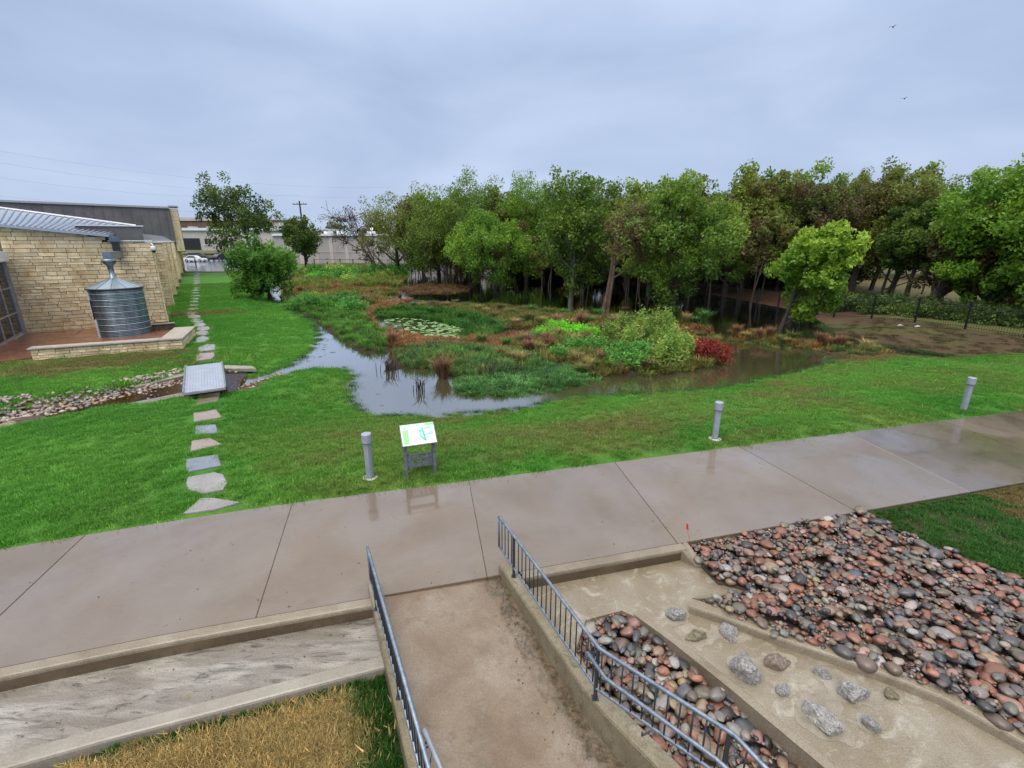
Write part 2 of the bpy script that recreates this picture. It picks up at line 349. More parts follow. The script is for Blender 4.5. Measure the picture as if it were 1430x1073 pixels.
# ------------------------------------------------------------------ materials of the setting
def wet_concrete(name, c1, c2, c3, scale=.7, stain=(.10,.085,.06), stain_amt=.4, film=.6, rough=(.22, .5), fine=.35, bmp=.25):
    m, nt, bs = new_mat(name); v = wpos(nt)
    c = ramp(nt, noise(nt, v, scale, 6, .6, .4), [(.3, c1), (.5, c2), (.7, c3)])
    s = ramp(nt, noise(nt, v, scale*2.3, 7, .68, 1.2), [(.52, (0,)*3), (.68, (1,)*3)])
    c = mix(nt, math_(nt, 'MULTIPLY', s, stain_amt), c, stain)
    f = noise(nt, v, 55, 3, .7); f2 = noise(nt, v, 260, 2, .6)
    c = mix(nt, fine, c, ramp(nt, f, [(.35, (.55,)*3), (.65, (1.35,)*3)]), 'MULTIPLY')
    c = mix(nt, fine, c, ramp(nt, f2, [(.35, (.6,)*3), (.65, (1.3,)*3)]), 'MULTIPLY')
    bm_ = N(nt, 'ShaderNodeMapping'); bm_.inputs['Rotation'].default_value = (0, 0, R(-105)); bm_.inputs['Scale'].default_value = (5, 150, 5); nt.links.new(v, bm_.inputs[0])
    c = mix(nt, .16, c, ramp(nt, noise(nt, bm_.outputs[0], 1, 3, .6), [(.35, (.55,)*3), (.65, (1.4,)*3)]), 'MULTIPLY')      # broom finish
    crk = ramp(nt, noise(nt, v, 1.3, 7, .62, .5), [(.4975, (0,)*3), (.5, (1,)*3), (.5025, (0,)*3)]); gate = ramp(nt, noise(nt, v, .9, 2), [(.56, (0,)*3), (.62, (1,)*3)])
    c = mix(nt, math_(nt, 'MULTIPLY', math_(nt, 'MULTIPLY', crk, gate), .55), c, (.04,.032,.025))
    rnd = N(nt, 'ShaderNodeObjectInfo').outputs['Random']
    k = N(nt, 'ShaderNodeMapRange'); k.inputs[3].default_value = .92; k.inputs[4].default_value = 1.08; nt.links.new(rnd, k.inputs[0])
    hs = N(nt, 'ShaderNodeHueSaturation'); nt.links.new(k.outputs[0], hs.inputs['Value']); nt.links.new(c, hs.inputs['Color'])
    nt.links.new(hs.outputs[0], bs.inputs['Base Color'])
    w = N(nt, 'ShaderNodeMapRange'); w.inputs[1].default_value = .38; w.inputs[2].default_value = .62; nt.links.new(noise(nt, v, .55, 4, .55, .6), w.inputs[0])
    r = N(nt, 'ShaderNodeMapRange'); r.inputs[3].default_value = rough[0]; r.inputs[4].default_value = rough[1]; nt.links.new(w.outputs[0], r.inputs[0]); nt.links.new(r.outputs[0], bs.inputs['Roughness'])
    cw = N(nt, 'ShaderNodeMapRange'); cw.inputs[3].default_value = film; cw.inputs[4].default_value = film*.35; nt.links.new(w.outputs[0], cw.inputs[0]); nt.links.new(cw.outputs[0], bs.inputs['Coat Weight'])
    bs.inputs['Coat Roughness'].default_value = .07; bs.inputs['Coat IOR'].default_value = 1.7
    bump(nt, bs, f, bmp, .004)
    m['base_out'] = 1; return m
M_path = wet_concrete('path_concrete', (.140,.104,.072), (.160,.120,.084), (.180,.138,.098), .5, (.10,.07,.045), .3, 1, (.2, .34), .22, .08)
M_path_brown = wet_concrete('path_concrete_silted', (.095,.068,.045), (.135,.10,.073), (.17,.13,.098), .45, (.07,.042,.024), .7, 1, (.18, .34), .25, .08)
M_conc = wet_concrete('kerb_concrete', (.18,.145,.10), (.235,.195,.14), (.28,.24,.18), 1.2, (.15,.11,.065), .55, .3, (.35, .65), .45)
M_kerb_dark = wet_concrete('kerb_face_brown', (.075,.052,.028), (.10,.07,.038), (.14,.10,.06), 1.6, (.05,.035,.02), .4, .3, (.3, .5), .4)  # darker brown, given only to the steep lower kerb faces
M_ramp = wet_concrete('ramp_concrete', (.15,.095,.055), (.205,.15,.10), (.25,.20,.155), 1.5, (.13,.095,.06), .75, .55, (.25, .5), .45)
M_spill = wet_concrete('spillway_concrete', (.18,.145,.09), (.235,.195,.135), (.30,.27,.21), 1.3, (.5,.48,.42), .55, .3, (.3, .6), .5, .35)
M_chan = wet_concrete('channel_concrete', (.155,.13,.105), (.225,.20,.17), (.38,.36,.32), 2.6, (.07,.062,.058), 1.0, .25, (.4, .75), .55, .5)
M_kerb_light = wet_concrete('kerb_light', (.22,.195,.16), (.26,.235,.195), (.31,.28,.24), 1.5, (.2,.16,.12), .35, .3, (.35, .6), .3)
M_wallside = wet_concrete('ramp_wall_concrete', (.15,.12,.07), (.215,.18,.115), (.27,.235,.165), 2.2, (.08,.07,.04), .75, .25, (.4, .7), .5, .4)
for M_ in (M_chan,):
    nt = M_.node_tree; mp = N(nt, 'ShaderNodeMapping'); mp.inputs['Rotation'].default_value = (0, 0, R(-17)); mp.inputs['Scale'].default_value = (.38, 1.7, 1)
    geo = [n for n in nt.nodes if n.type == 'NEW_GEOMETRY'][0]; ns = [n for n in nt.nodes if n.type == 'TEX_NOISE'][:2]; nt.links.new(geo.outputs['Position'], mp.inputs[0])
    for n_ in ns: nt.links.new(mp.outputs[0], n_.inputs['Vector'])
M_joint = plain('joint_filler', (.03,.025,.02), .9)
M_caulk = plain('joint_caulk', (.33,.30,.26), .6)
M_soil = stone_like('soil', [(.3,(.05,.035,.02)),(.7,(.10,.07,.04))], 2, 30)

# ground colour zones -------------------------------------------------
GREEN = np.array((.066,.265,.028)); GREEN2 = np.array((.135,.35,.045)); DRY = np.array((.22,.165,.07)); DRYG = np.array((.13,.20,.04)); MUD = np.array((.11,.072,.042)); LITTER = np.array((.13,.07,.045)); TAN = np.array((.21,.175,.09)); GREYG = np.array((.10,.13,.045))
def blob(px, py, r, ax=1.0, rot=0, z=-.1): p = gp(px, py, z); return (p[0], p[1], r, ax, rot)
dry_blobs = [blob(100,512,2.0,2.6,.45), blob(30,500,1.6,2.2,.45), blob(190,492,1.2,2.2,.45), blob(290,437,1.4,1.8,.2), blob(285,402,1.5,1.6,.2), blob(250,440,1.8,1,.2),
  blob(620,588,.5,3,.2), blob(690,580,.35,2,.2), blob(780,603,1.4,4,.25), blob(1085,538,.45,1.5,0), blob(1120,548,.8,2.4,.2), blob(1150,560,.7,2,.2), blob(1060,605,.5,2,.2), blob(850,598,.7,3,.25),
  blob(440,640,.7,2,.3), blob(480,612,.5,2,0), blob(1230,497,.9,2.2,.1), blob(690,640,.5,3,.2), blob(1180,500,1.2,2,.1), blob(560,605,.7,2.5,.2), blob(900,620,.6,3,.25)]
dry_w = [.8,.7,.55,.75,.5,.6,.7,.6,.4,.95,.65,.5,.4,.35,.3,.3,.8,.3,.6,.3,.3]
def ground_colour(q):
    q = np.asarray(q, float)[:, :2]; x, y = q.T; n = len(q)
    a = (.5+.5*fnoise(q, .35, 1))[:, None]; c = GREEN*(1-a)+GREEN2*a
    lf = ss((x+9)/4)[:, None]*.75*ss(.45+.6*fnoise(q, .8, 3))[:, None]
    c = c*(1-lf)+np.array((.17,.26,.05))*lf                                             # thin, yellower turf round the pond
    for (bx, by, r, ax, rot), w in zip(dry_blobs, dry_w):
        dx = (x-bx)*math.cos(rot)+(y-by)*math.sin(rot); dy = -(x-bx)*math.sin(rot)+(y-by)*math.cos(rot)
        d = np.sqrt((dx/ax)**2+dy**2)/r; f = (w*ss(1.25-d+.45*fnoise(q, 2.3, 5)))[:, None]; c = c*(1-f)+DRY*f
    # muddy bank and field beyond the pond on the right, litter under the trees
    dp = sdpoly(q, POND); right = ss((x-13.2-.05*(y-20)+.5*fnoise(q, .8, 2))/.9)*ss((y-(21.2+.02*(x-14)*1.0)+.6*fnoise(q, .9, 8))/.8)
    mudm = (right*(y < 38+x*0))[:, None]; t = (.5+.5*fnoise(q, .7, 9))[:, None]; mc = MUD*(1-t*.55)+TAN*t*.45
    gsp = ss(.5+fnoise(q, .35, 4)*.8-.4)[:, None]*.45; mc = mc*(1-gsp)+DRYG*.85*gsp
    c = c*(1-mudm)+mc*mudm
    fr = ss((fence_side(q)+.3)/1.0)
    fld = (.5+.5*fnoise(q, .12, 6))[:, None]; fc = TAN*(1-fld*.7)+DRYG*fld*.7
    c = np.where(((fr > 0) & (y > 20))[:, None], c*(1-fr[:, None])+fc*fr[:, None], c)
    wood = (ss((y-31)/3)*ss((x+6+.0*y)/6)*ss((80-y)/10)*(1-ss((x-24)/5)))[:, None]*.95
    c = c*(1-wood)+LITTER*wood
    bk = ss((y-75)/8)[:, None]*ss((x+34)/4)[:, None]; c = c*(1-bk)+GREYG*bk
    ins = ss((-dp)/.35)[:, None]; c = c*(1-ins)+np.array((.055,.045,.025))*ins
    dc = sdpoly(q, CREEKW); cr = ss((.12-dc)/.25)[:, None]; c = c*(1-cr)+np.array((.16,.10,.05))*cr
    return c
FENCE = [tuple(P(*k)[:2]) for k in ((700,383,-.2),(830,388,-.2),(950,403,-.2),(1120,430,-.05),(1430,472,.0),(1640,500,0))]
def fence_side(q):
    best = np.full(len(q), 1e9); sgn = np.zeros(len(q))
    for a, b in zip(FENCE[:-1], FENCE[1:]):
        a = np.array(a); b = np.array(b); e = b-a; w = q-a; t = np.clip((w@e)/(e@e), 0, 1); d = np.linalg.norm(w-e*t[:, None], axis=1)
        s = np.sign(e[0]*w[:, 1]-e[1]*w[:, 0]); m = d < best; best = np.where(m, d, best); sgn = np.where(m, s, sgn)
    return best*sgn

def axis(stops):
    out = [stops[0][0]]
    for (a, s), (b, _) in zip(stops[:-1], stops[1:]):
        k = max(1, int(round((b-a)/s))); out += list(a+(b-a)*np.arange(1, k+1)/k)
    return np.array(out)
gx = axis([(-1500,500),(-500,100),(-100,8),(-44,.8),(-26,.3),(-14,.2),(20,.3),(40,1),(60,6),(120,40),(500,250),(1500,1)])
gt = axis([(0,.12),(1,.2),(16,.22),(28,.35),(42,.8),(70,2),(120,8),(300,60),(1500,1)])
X, T = np.meshgrid(gx, gt); Y = yfar(np.clip(X, -45, 60))+T; q = np.stack([X.ravel(), Y.ravel()], 1)
gz = np.concatenate([ground(k) for k in np.array_split(q, 8)]); gc = np.concatenate([ground_colour(k) for k in np.array_split(q, 8)])
nx = len(gx); ii = np.arange(len(gt)-1)[:, None]*nx+np.arange(nx-1)[None]; ii = ii.ravel()
M_ground, nt, bs = new_mat('ground')
at = N(nt, 'ShaderNodeAttribute', attribute_name='gcol'); v = wpos(nt)
c = mix(nt, .8, at.outputs['Color'], ramp(nt, noise(nt, v, 14, 8, .8), [(.3, (.2,.2,.2)), (.5, (.5,.46,.45)), (.7, (.85,.8,.7))]), 'MULTIPLY')
c = mix(nt, .5, c, ramp(nt, noise(nt, v, 1.1, 4, .6), [(.3, (.6,.65,.7)), (.7, (1.35,1.3,1.2))]), 'MULTIPLY')
nt.links.new(c, bs.inputs['Base Color']); bs.inputs['Roughness'].default_value = .8; bs.inputs['Specular IOR Level'].default_value = .2
bump(nt, bs, noise(nt, v, 25, 4, .7), .8, .03)
struct(link('ground', mesh_np('ground', np.column_stack([q, gz]), np.stack([ii, ii+1, ii+nx+1, ii+nx], 1), M_ground, True, gcol=gc)))
del X, Y, T
# earth under everything on the near side of the path
struct(MB().box((-60,-20,-1.3),(70,4,-1.15)).box((-24,3.9,-1.32),(36,16,-1.17)).obj('soil', M_soil))

# ------------------------------------------------------------------ water
M_water, nt, bs = new_mat('pond_water'); nt.nodes.remove(bs); v = wpos(nt)
gl = N(nt, 'ShaderNodeBsdfGlossy'); gl.inputs['Roughness'].default_value = .04; gl.inputs['Color'].default_value = (.92,.94,.96,1)
df = N(nt, 'ShaderNodeBsdfDiffuse'); nt.links.new(ramp(nt, noise(nt, v, .22, 3), [(.35, (.12,.108,.05)), (.65, (.17,.158,.09))]), df.inputs[0])
tp = N(nt, 'ShaderNodeBsdfTransparent'); tp.inputs[0].default_value = (.55,.45,.25,1)
m1 = N(nt, 'ShaderNodeMixShader'); m1.inputs[0].default_value = .55; nt.links.new(df.outputs[0], m1.inputs[1]); nt.links.new(tp.outputs[0], m1.inputs[2])
fr = N(nt, 'ShaderNodeFresnel'); fr.inputs['IOR'].default_value = 1.9
m2 = N(nt, 'ShaderNodeMixShader'); nt.links.new(math_(nt, 'MULTIPLY', fr.outputs[0], 2.0, True), m2.inputs[0]); nt.links.new(m1.outputs[0], m2.inputs[1]); nt.links.new(gl.outputs[0], m2.inputs[2])
nt.links.new(m2.outputs[0], nt.nodes['Material Output'].inputs['Surface'])
b = N(nt, 'ShaderNodeBump'); b.inputs['Strength'].default_value = .25; b.inputs['Distance'].default_value = .006
nt.links.new(noise(nt, v, 9, 3, .6), b.inputs['Height'])
for k in (gl, df, fr): nt.links.new(b.outputs[0], k.inputs['Normal'])
g = [(-26,8),(24,8),(36,20),(60,40),(60,76),(-30,76)]
g = PL([(150,640),(420,650),(760,590),(1100,545),(1345,507),(1345,478),(1180,448),(1000,400),(700,372),(540,372),(360,388),(355,420),(430,470),(380,512),(330,518),(318,548)], WZ)
struct(MB().add([(a, b_, WZ) for a, b_ in g], [tuple(range(len(g)))]).obj('pond_water', M_water))
M_creekw, nt, bs = new_mat('creek_water'); nt.nodes.remove(bs); v = wpos(nt)
gl = N(nt, 'ShaderNodeBsdfGlossy'); gl.inputs['Roughness'].default_value = .05
tp = N(nt, 'ShaderNodeBsdfTransparent'); nt.links.new(ramp(nt, noise(nt, v, 1.5, 4, .6), [(.35, (.42,.24,.08)), (.65, (.80,.52,.24))]), tp.inputs[0])
fr = N(nt, 'ShaderNodeFresnel'); fr.inputs['IOR'].default_value = 1.36
m2 = N(nt, 'ShaderNodeMixShader'); nt.links.new(fr.outputs[0], m2.inputs[0]); nt.links.new(tp.outputs[0], m2.inputs[1]); nt.links.new(gl.outputs[0], m2.inputs[2]); nt.links.new(m2.outputs[0], nt.nodes['Material Output'].inputs['Surface'])
b = N(nt, 'ShaderNodeBump'); b.inputs['Strength'].default_value = .5; b.inputs['Distance'].default_value = .02; nt.links.new(noise(nt, v, 6, 3), b.inputs['Height'])
for k in (gl, fr): nt.links.new(b.outputs[0], k.inputs['Normal'])
g = PL([(330,546),(346,518),(312,510),(255,524),(190,545),(60,575),(-60,605),(-160,640),(-160,660),(0,618),(100,592),(190,572),(256,556)], -.38)
struct(MB().add([(a, b_, -.38) for a, b_ in g], [tuple(range(len(g)))]).obj('creek_water', M_creekw))

# ------------------------------------------------------------------ footpath of cast slabs
xf = [-24,-20.6,-17.2,-13.9,-10.5,-7.26,-4.19,-.90,2.32,5.52,8.75,11.98,15.2,18.4,21.6,24.8,28,31.2,34.4]
xn = [-22.6,-19.3,-16,-12.8,-9.7,-6.61,-3.40,-.37,2.74,6.37,9.12,12.27,15.9,19.1,22.3,25.5,28.7,31.9,35.1]
path = struct(MB().prism([(x, yfar(x)-.006) for x in np.linspace(-24, 34.4, 60)]+[(x, ynear(x)+.006) for x in np.linspace(35.1, -22.6, 60)], -.03, -.3).obj('path', M_joint))
for i in range(len(xf)-1):
    g = .004; ys = np.linspace(0, 1, 7)
    A = [(xf[i]+g+(xf[i+1]-xf[i]-2*g)*t, float(yfar(xf[i]+(xf[i+1]-xf[i])*t))) for t in ys]
    Bn = [(xn[i]+g+(xn[i+1]-xn[i]-2*g)*t, float(ynear(xn[i]+(xn[i+1]-xn[i])*t))) for t in ys]
    MB().prism(A+Bn[::-1], 0, -.14).obj('slab', M_path_brown if i in (10, 11, 12, 13) else M_path, path, bev=.006)
MB().prism([(8.744,float(yfar(8.75))),(8.757,float(yfar(8.76))),(9.127,float(ynear(9.13))),(9.114,float(ynear(9.11)))], .003, -.03).obj('joint_strip', M_caulk, path)

# ------------------------------------------------------------------ channel, basin and spillway (one casting, with its kerbs)
def poly_px(l, z): return [tuple(P(x, y, z)[:2]) for x, y in l]
kpx = [(0,1058),(150,1017),(300,979),(420,948),(528,922)]
chan = struct(MB().prism([(x, float(ynear(x))-.02) for x in np.linspace(-9,-1.8,12)]+poly_px([(548,915)]+kpx[::-1], -.2)+[(-9,2.05)], -.2, -.5).obj('drainage_channel', M_chan))
def strip(name, pts, w_in, z, zb, mat, parent, slope=None):
    """kerb whose near edge runs pts and whose body lies w_in to the given side, with a rounded nose"""
    pts = [np.array(p[:2], float) for p in pts]; prof = [(0, zb), (0, z), (w_in*.82, z), (w_in*.93, z-.008), (w_in*.99, z-.03), (w_in, z-.06), (w_in+.012, zb)]
    v = []; n = len(prof)
    for i, p in enumerate(pts):
        a = pts[max(i-1, 0)]; b2 = pts[min(i+1, len(pts)-1)]; t = (b2-a)/np.linalg.norm(b2-a); nr = np.array((t[1], -t[0]))
        for d, zz in prof: v.append((*(p+nr*d), zz))
    f = [(i*n+j, i*n+j+1, (i+1)*n+j+1, (i+1)*n+j) for i in range(len(pts)-1) for j in range(n-1)]
    e = (len(pts)-1)*n; f += [tuple(range(n))[::-1], tuple(e+j for j in range(n))]
    me = mesh_np(name, np.array(v), f, mat); return link(name, me, parent)
xs = np.linspace(-9, -1.8, 16)
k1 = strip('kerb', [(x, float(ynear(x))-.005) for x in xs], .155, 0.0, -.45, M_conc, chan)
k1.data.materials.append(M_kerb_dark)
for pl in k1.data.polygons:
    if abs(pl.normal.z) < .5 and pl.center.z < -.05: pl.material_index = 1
xs = [(-9,2.05)]+poly_px([(0,1056),(150,1015),(300,977),(420,946),(545,914)], -.12)
k2 = strip('kerb', xs, .17, -.12, -.5, M_kerb_light, chan)
SPz = -.2
basin = struct(MB().prism([(x, float(ynear(x))-.02) for x in (-.12, .6, 1.3, 2.0, 2.8)]+poly_px([(985,789),(1000,806),(1052,826),(1010,834),(975,838),(1010,852),(1100,885),(1290,965),(1440,1035),(1600,1110),(1560,1300),(1290,1300),(1150,1073),(1020,960),(895,865),(868,853),(818,866)], SPz)+[(.72,4.62), (-.12,6.0)], SPz, -.6).obj('spillway', M_spill))
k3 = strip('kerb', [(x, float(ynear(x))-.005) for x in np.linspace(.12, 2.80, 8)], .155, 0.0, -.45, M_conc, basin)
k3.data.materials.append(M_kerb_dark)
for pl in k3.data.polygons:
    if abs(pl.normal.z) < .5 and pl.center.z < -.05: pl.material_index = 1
a = P(957,758,0); b1 = P(985,791,-.14)
MB().prism([tuple(P(954,757,0)[:2]), tuple(P(960,757,0)[:2]), tuple(P(985,791,-.17)[:2]), tuple(P(972,791,-.17)[:2]), tuple(P(951,768,0)[:2])], [0,0,-.16,-.16,0], -.5).obj('kerb', M_conc, basin, bev=.01)
MB().prism(poly_px([(996,808),(1048,826),(975,837),(966,834),(1016,822)], -.17), [-.185,-.17,-.17,-.185,-.185], -.5).obj('apron', M_conc, basin, bev=.006)
# raised wall along the cobbles, and the flush strip on the other side
W = poly_px([(966,836),(1010,850),(1086,878),(1160,902),(1235,928),(1315,959),(1430,1021),(1560,1090),(1640,1160)], -.08)
strip('kerb', W, .17, -.08, -.55, M_conc, basin)
Wl = poly_px([(885,858),(940,898),(1020,962),(1090,1021),(1155,1075),(1290,1200),(1330,1290)], -.185)
strip('kerb', Wl[::-1], .13, -.185, -.6, M_conc, basin)

# ------------------------------------------------------------------ ramp, its walls
RD = np.array((.447, -.894)); RN = np.array((.894, .447))
L0 = P(513,812,.12)[:2]; RDL = P(570,1073,.12)[:2]-L0; RDL = RDL/np.linalg.norm(RDL); RNL = np.array((-RDL[1], RDL[0])); R0 = P(695,787,.12)[:2]; RB = P(824,977,.12)[:2]; RE = P(917,1073,.12)[:2]
RE2 = RB+(RE-RB)*3.2
ramp_o = MB()
s_end = 6.5
La = L0+RN*.0; A = [tuple(La+RNL*.08+RDL*.08), tuple(R0+RD*.15), tuple(RB), tuple(RB+(RE-RB)*2.6), tuple(La+RNL*.08+RDL*s_end)]
def rz(p): return -.078*max(0, float(np.dot(np.array(p)-L0, RD)))-.004
A[0] = (A[0][0], float(ynear(A[0][0]))-.006); A[1] = (A[1][0]-.02, float(ynear(A[1][0]))-.006)
ramp_o.prism(A, [rz(p) for p in A], -1.1)
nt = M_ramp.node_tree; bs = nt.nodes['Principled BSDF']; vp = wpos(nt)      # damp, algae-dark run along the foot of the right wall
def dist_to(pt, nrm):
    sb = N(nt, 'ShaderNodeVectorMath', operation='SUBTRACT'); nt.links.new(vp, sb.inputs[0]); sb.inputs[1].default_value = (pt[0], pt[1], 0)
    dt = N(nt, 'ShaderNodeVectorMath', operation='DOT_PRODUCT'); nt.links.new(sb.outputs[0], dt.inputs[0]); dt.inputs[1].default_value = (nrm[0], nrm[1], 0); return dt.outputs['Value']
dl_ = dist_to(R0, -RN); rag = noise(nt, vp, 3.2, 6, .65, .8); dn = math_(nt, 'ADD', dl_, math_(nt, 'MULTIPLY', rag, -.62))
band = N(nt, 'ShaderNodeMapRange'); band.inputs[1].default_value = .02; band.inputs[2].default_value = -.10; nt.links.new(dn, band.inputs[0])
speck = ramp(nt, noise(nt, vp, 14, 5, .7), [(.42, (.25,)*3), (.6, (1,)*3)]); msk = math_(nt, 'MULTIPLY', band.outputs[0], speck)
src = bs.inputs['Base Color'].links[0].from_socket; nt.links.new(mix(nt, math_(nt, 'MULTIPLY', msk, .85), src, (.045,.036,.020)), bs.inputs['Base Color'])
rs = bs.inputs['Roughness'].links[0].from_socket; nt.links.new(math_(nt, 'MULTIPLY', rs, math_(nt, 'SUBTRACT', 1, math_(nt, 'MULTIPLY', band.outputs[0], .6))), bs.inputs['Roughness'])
rampo = struct(ramp_o.obj('ramp', M_ramp))
def wall_along(name, label, pts, w, zt, zb, side=1, chamfer=.25):
    p = [np.array(k, float) for k in pts]; off = []
    for i in range(len(p)):
        t = p[min(i+1, len(p)-1)]-p[max(i-1, 0)]; t = t/np.linalg.norm(t); off.append(p[i]+np.array((-t[1], t[0]))*w*side)
    g = p+off[::-1]; poly = [tuple(k) for k in g]
    o = MB().prism(poly, zt, zb).obj(name, M_wallside, bev=.012); return tag(o, label, 'wall')
wl = wall_along('ramp_wall', 'low concrete wall under the left handrail beside the straw-coloured grass', [L0, L0+RDL*1.2, L0+RDL*2.9, L0+RDL*4.6], .15, .12, -1.1, 1)
R00 = R0+RD*.02
wr = wall_along('ramp_wall', 'angled concrete wall under the right handrail between ramp and cobble pit', [R00, RB, RB+(RE-RB)*1.4, RB+(RE-RB)*2.8], .2, .12, -1.1, 1)

# ------------------------------------------------------------------ handrails
M_galv, nt, bs = new_mat('galvanised_steel'); v = wpos(nt)
nt.links.new(ramp(nt, noise(nt, v, 14, 5, .7), [(.3, (.13,.17,.23)), (.55, (.23,.28,.35)), (.75, (.33,.38,.45))]), bs.inputs['Base Color'])
bs.inputs['Metallic'].default_value = .55; bs.inputs['Roughness'].default_value = .38
M_galv_dark = plain('painted_steel_dark', (.045,.052,.065), .4, .3)
M_rail = plain('pipe_light', (.42,.45,.50), .3, .4)
def handrail(name, label, wall, tz=.80, bz=.27, ext=.33, sp=.118, posts=(), grab=None, grab_side=-1, grab_start=0):
    """wall: plan polyline of the rail; rails follow it level; balusters between, posts down to the wall"""
    w = [np.array(p, float) for p in wall]; th = thing(name, label, 'handrail', (w[0][0], w[0][1], .12)); o = Vector((w[0][0], w[0][1], .12))
    def L3(p, z): return Vector((p[0], p[1], z))-o
    seg = [np.linalg.norm(b-a) for a, b in zip(w[:-1], w[1:])]; tot = sum(seg)
    def at(s):
        for i, l in enumerate(seg):
            if s <= l or i == len(seg)-1: return w[i]+(w[i+1]-w[i])*s/l
            s -= l
    t0 = (w[1]-w[0])/seg[0]; st = w[0]-t0*ext
    MB().tube([L3(st-t0*.0, tz-.02), L3(st+t0*.03, tz)]+[L3(st+t0*.12, tz)]+[L3(p, tz) for p in w[:1]]+[L3(p, tz) for p in w[1:]], .021, 10).obj('top_rail', M_galv, th, True)
    MB().tube([L3(st, bz-.0), L3(st+t0*.12, bz)]+[L3(p, bz) for p in w], .017, 8).obj('bottom_rail', M_galv, th, True)
    MB().tube([L3(st, bz-.01), L3(st, tz)], .017, 8).obj('end_bar', M_galv, th, True)
    for s in posts:
        p = at(s); MB().tube([L3(p, .10), L3(p, tz-.012)], .021, 10).box((p[0]-o.x-.035, p[1]-o.y-.035, .121-o.z), (p[0]-o.x+.035, p[1]-o.y+.035, .129-o.z)).obj('post', M_galv_dark, th)
    bm_ = MB().tube([(0,0,bz+.012-o.z), (0,0,tz-.016-o.z)], .0085, 6).mesh('baluster', M_galv_dark, True)
    s = -ext+sp
    while s < tot:
        if all(abs(s-q) > sp*.4 for q in posts):
            p = at(s) if s >= 0 else w[0]+t0*s; link('baluster', bm_, th, (p[0]-o.x, p[1]-o.y, 0))
        s += sp
    if grab:
        pts, z = grab; n2 = MB().tube([L3(pts[0], z-.09), L3(pts[0], z-.01), L3(pts[0]+(pts[1]-pts[0])*.03, z)]+[L3(p, z) for p in pts[1:]], .021, 10).obj('grab_rail', M_rail if 'left' in label else M_galv, th, True)
        for k in range(4):
            t = .12+k*.8; q0 = pts[0]+(pts[1]-pts[0])/np.linalg.norm(pts[1]-pts[0])*t
            q1 = q0+np.array(RN)*(.09*(-grab_side))
            MB().tube([L3(q0, z-.02), L3(q0, z-.06), L3(q1, z-.06)], .009, 6).obj('bracket', M_galv_dark, n2)
    return th
RZ = .80
rl = [P(716,741,RZ)[:2], P(840,908,RZ)[:2], P(1026,1027,RZ)[:2], P(1069,1073,RZ)[:2], P(1069,1073,RZ)[:2]+(P(1069,1073,RZ)[:2]-P(1026,1027,RZ)[:2])*8]
# keep the rail over the middle of its wall
c0 = R0+(RB-R0)*.06+RN*.1; c1 = RB+RN*.06+np.array((.01,-.03)); d2 = (RE-RB)/np.linalg.norm(RE-RB); c2 = P(1026,1027,RZ)[:2]; c3 = c2+RD*1.2
handrail('handrail', 'galvanised handrail with thin balusters along the cobble pit right of the ramp', [c0, c1, c2, c3], posts=(.22, float(np.linalg.norm(c1-c0))-.02, float(np.linalg.norm(c1-c0))+float(np.linalg.norm(c2-c1))-.04), grab=([P(820,911,.62)[:2], P(846,948,.62)[:2], P(1000,1060,.62)[:2], P(1000,1060,.62)[:2]+d2*1.2], .62), grab_side=-1)
l0 = P(513,764,RZ)[:2]; l1 = P(599,1073,RZ)[:2]; ld = (l1-l0)/np.linalg.norm(l1-l0)
handrail('handrail', 'galvanised handrail seen nearly edge on along the left side of the ramp', [l0+ld*.33, l1+ld*1.6], posts=(.1, 1.5, 2.9), grab=([P(592,1019,.62)[:2], P(615,1073,.62)[:2], P(615,1073,.62)[:2]+ld*1.6], .62), grab_side=1)

# ------------------------------------------------------------------ cobbles
def ico(seed, sub, amp=.12):
    bm = bmesh.new(); bmesh.ops.create_icosphere(bm, subdivisions=sub, radius=1)
    off = Vector((seed*3.1, seed*7.7, 0))
    for v_ in bm.verts:
        n_ = v_.co.copy(); v_.co *= 1+amp*mnoise.noise(n_*1.1+off)+amp*.4*mnoise.noise(n_*2.4+off)
        v_.co.x *= 1+.12*math.sin(seed); v_.co.x += .1*math.sin(seed*2.)*n_.y*n_.y
    bm.verts.ensure_lookup_table(); vs = np.array([v_.co[:] for v_ in bm.verts]); fs = np.array([[q.index for q in f.verts] for f in bm.faces]); bm.free(); return vs, fs
M_cob, nt, bs = new_mat('cobble')
oc = N(nt, 'ShaderNodeObjectInfo').outputs['Color']; at = N(nt, 'ShaderNodeAttribute', attribute_name='gcol'); v = opos(nt)
def cob_finish(nt, bs, col, v, sc):
    c = mix(nt, .55, col, ramp(nt, noise(nt, v, sc, 6, .7), [(.3, (.5,.5,.52)), (.52, (1,1,1)), (.72, (1.6,1.5,1.45))]), 'MULTIPLY')
    veins = ramp(nt, noise(nt, v, sc*.6, 3, .5, 2.5), [(.485, (0,)*3), (.5, (1,)*3), (.515, (0,)*3)])
    c = mix(nt, math_(nt, 'MULTIPLY', veins, .05), c, (.45,.42,.4))
    nt.links.new(c, bs.inputs['Base Color']); bs.inputs['Roughness'].default_value = .42; bs.inputs['Coat Weight'].default_value = .35; bs.inputs['Coat Roughness'].default_value = .18
    bump(nt, bs, noise(nt, v, sc*4, 4, .6), .25, .01)
cob_finish(nt, bs, oc, v, 2.0)
M_cobm, nt, bs = new_mat('cobble_mixed'); cob_finish(nt, bs, N(nt, 'ShaderNodeAttribute', attribute_name='gcol').outputs['Color'], wpos(nt), 18)
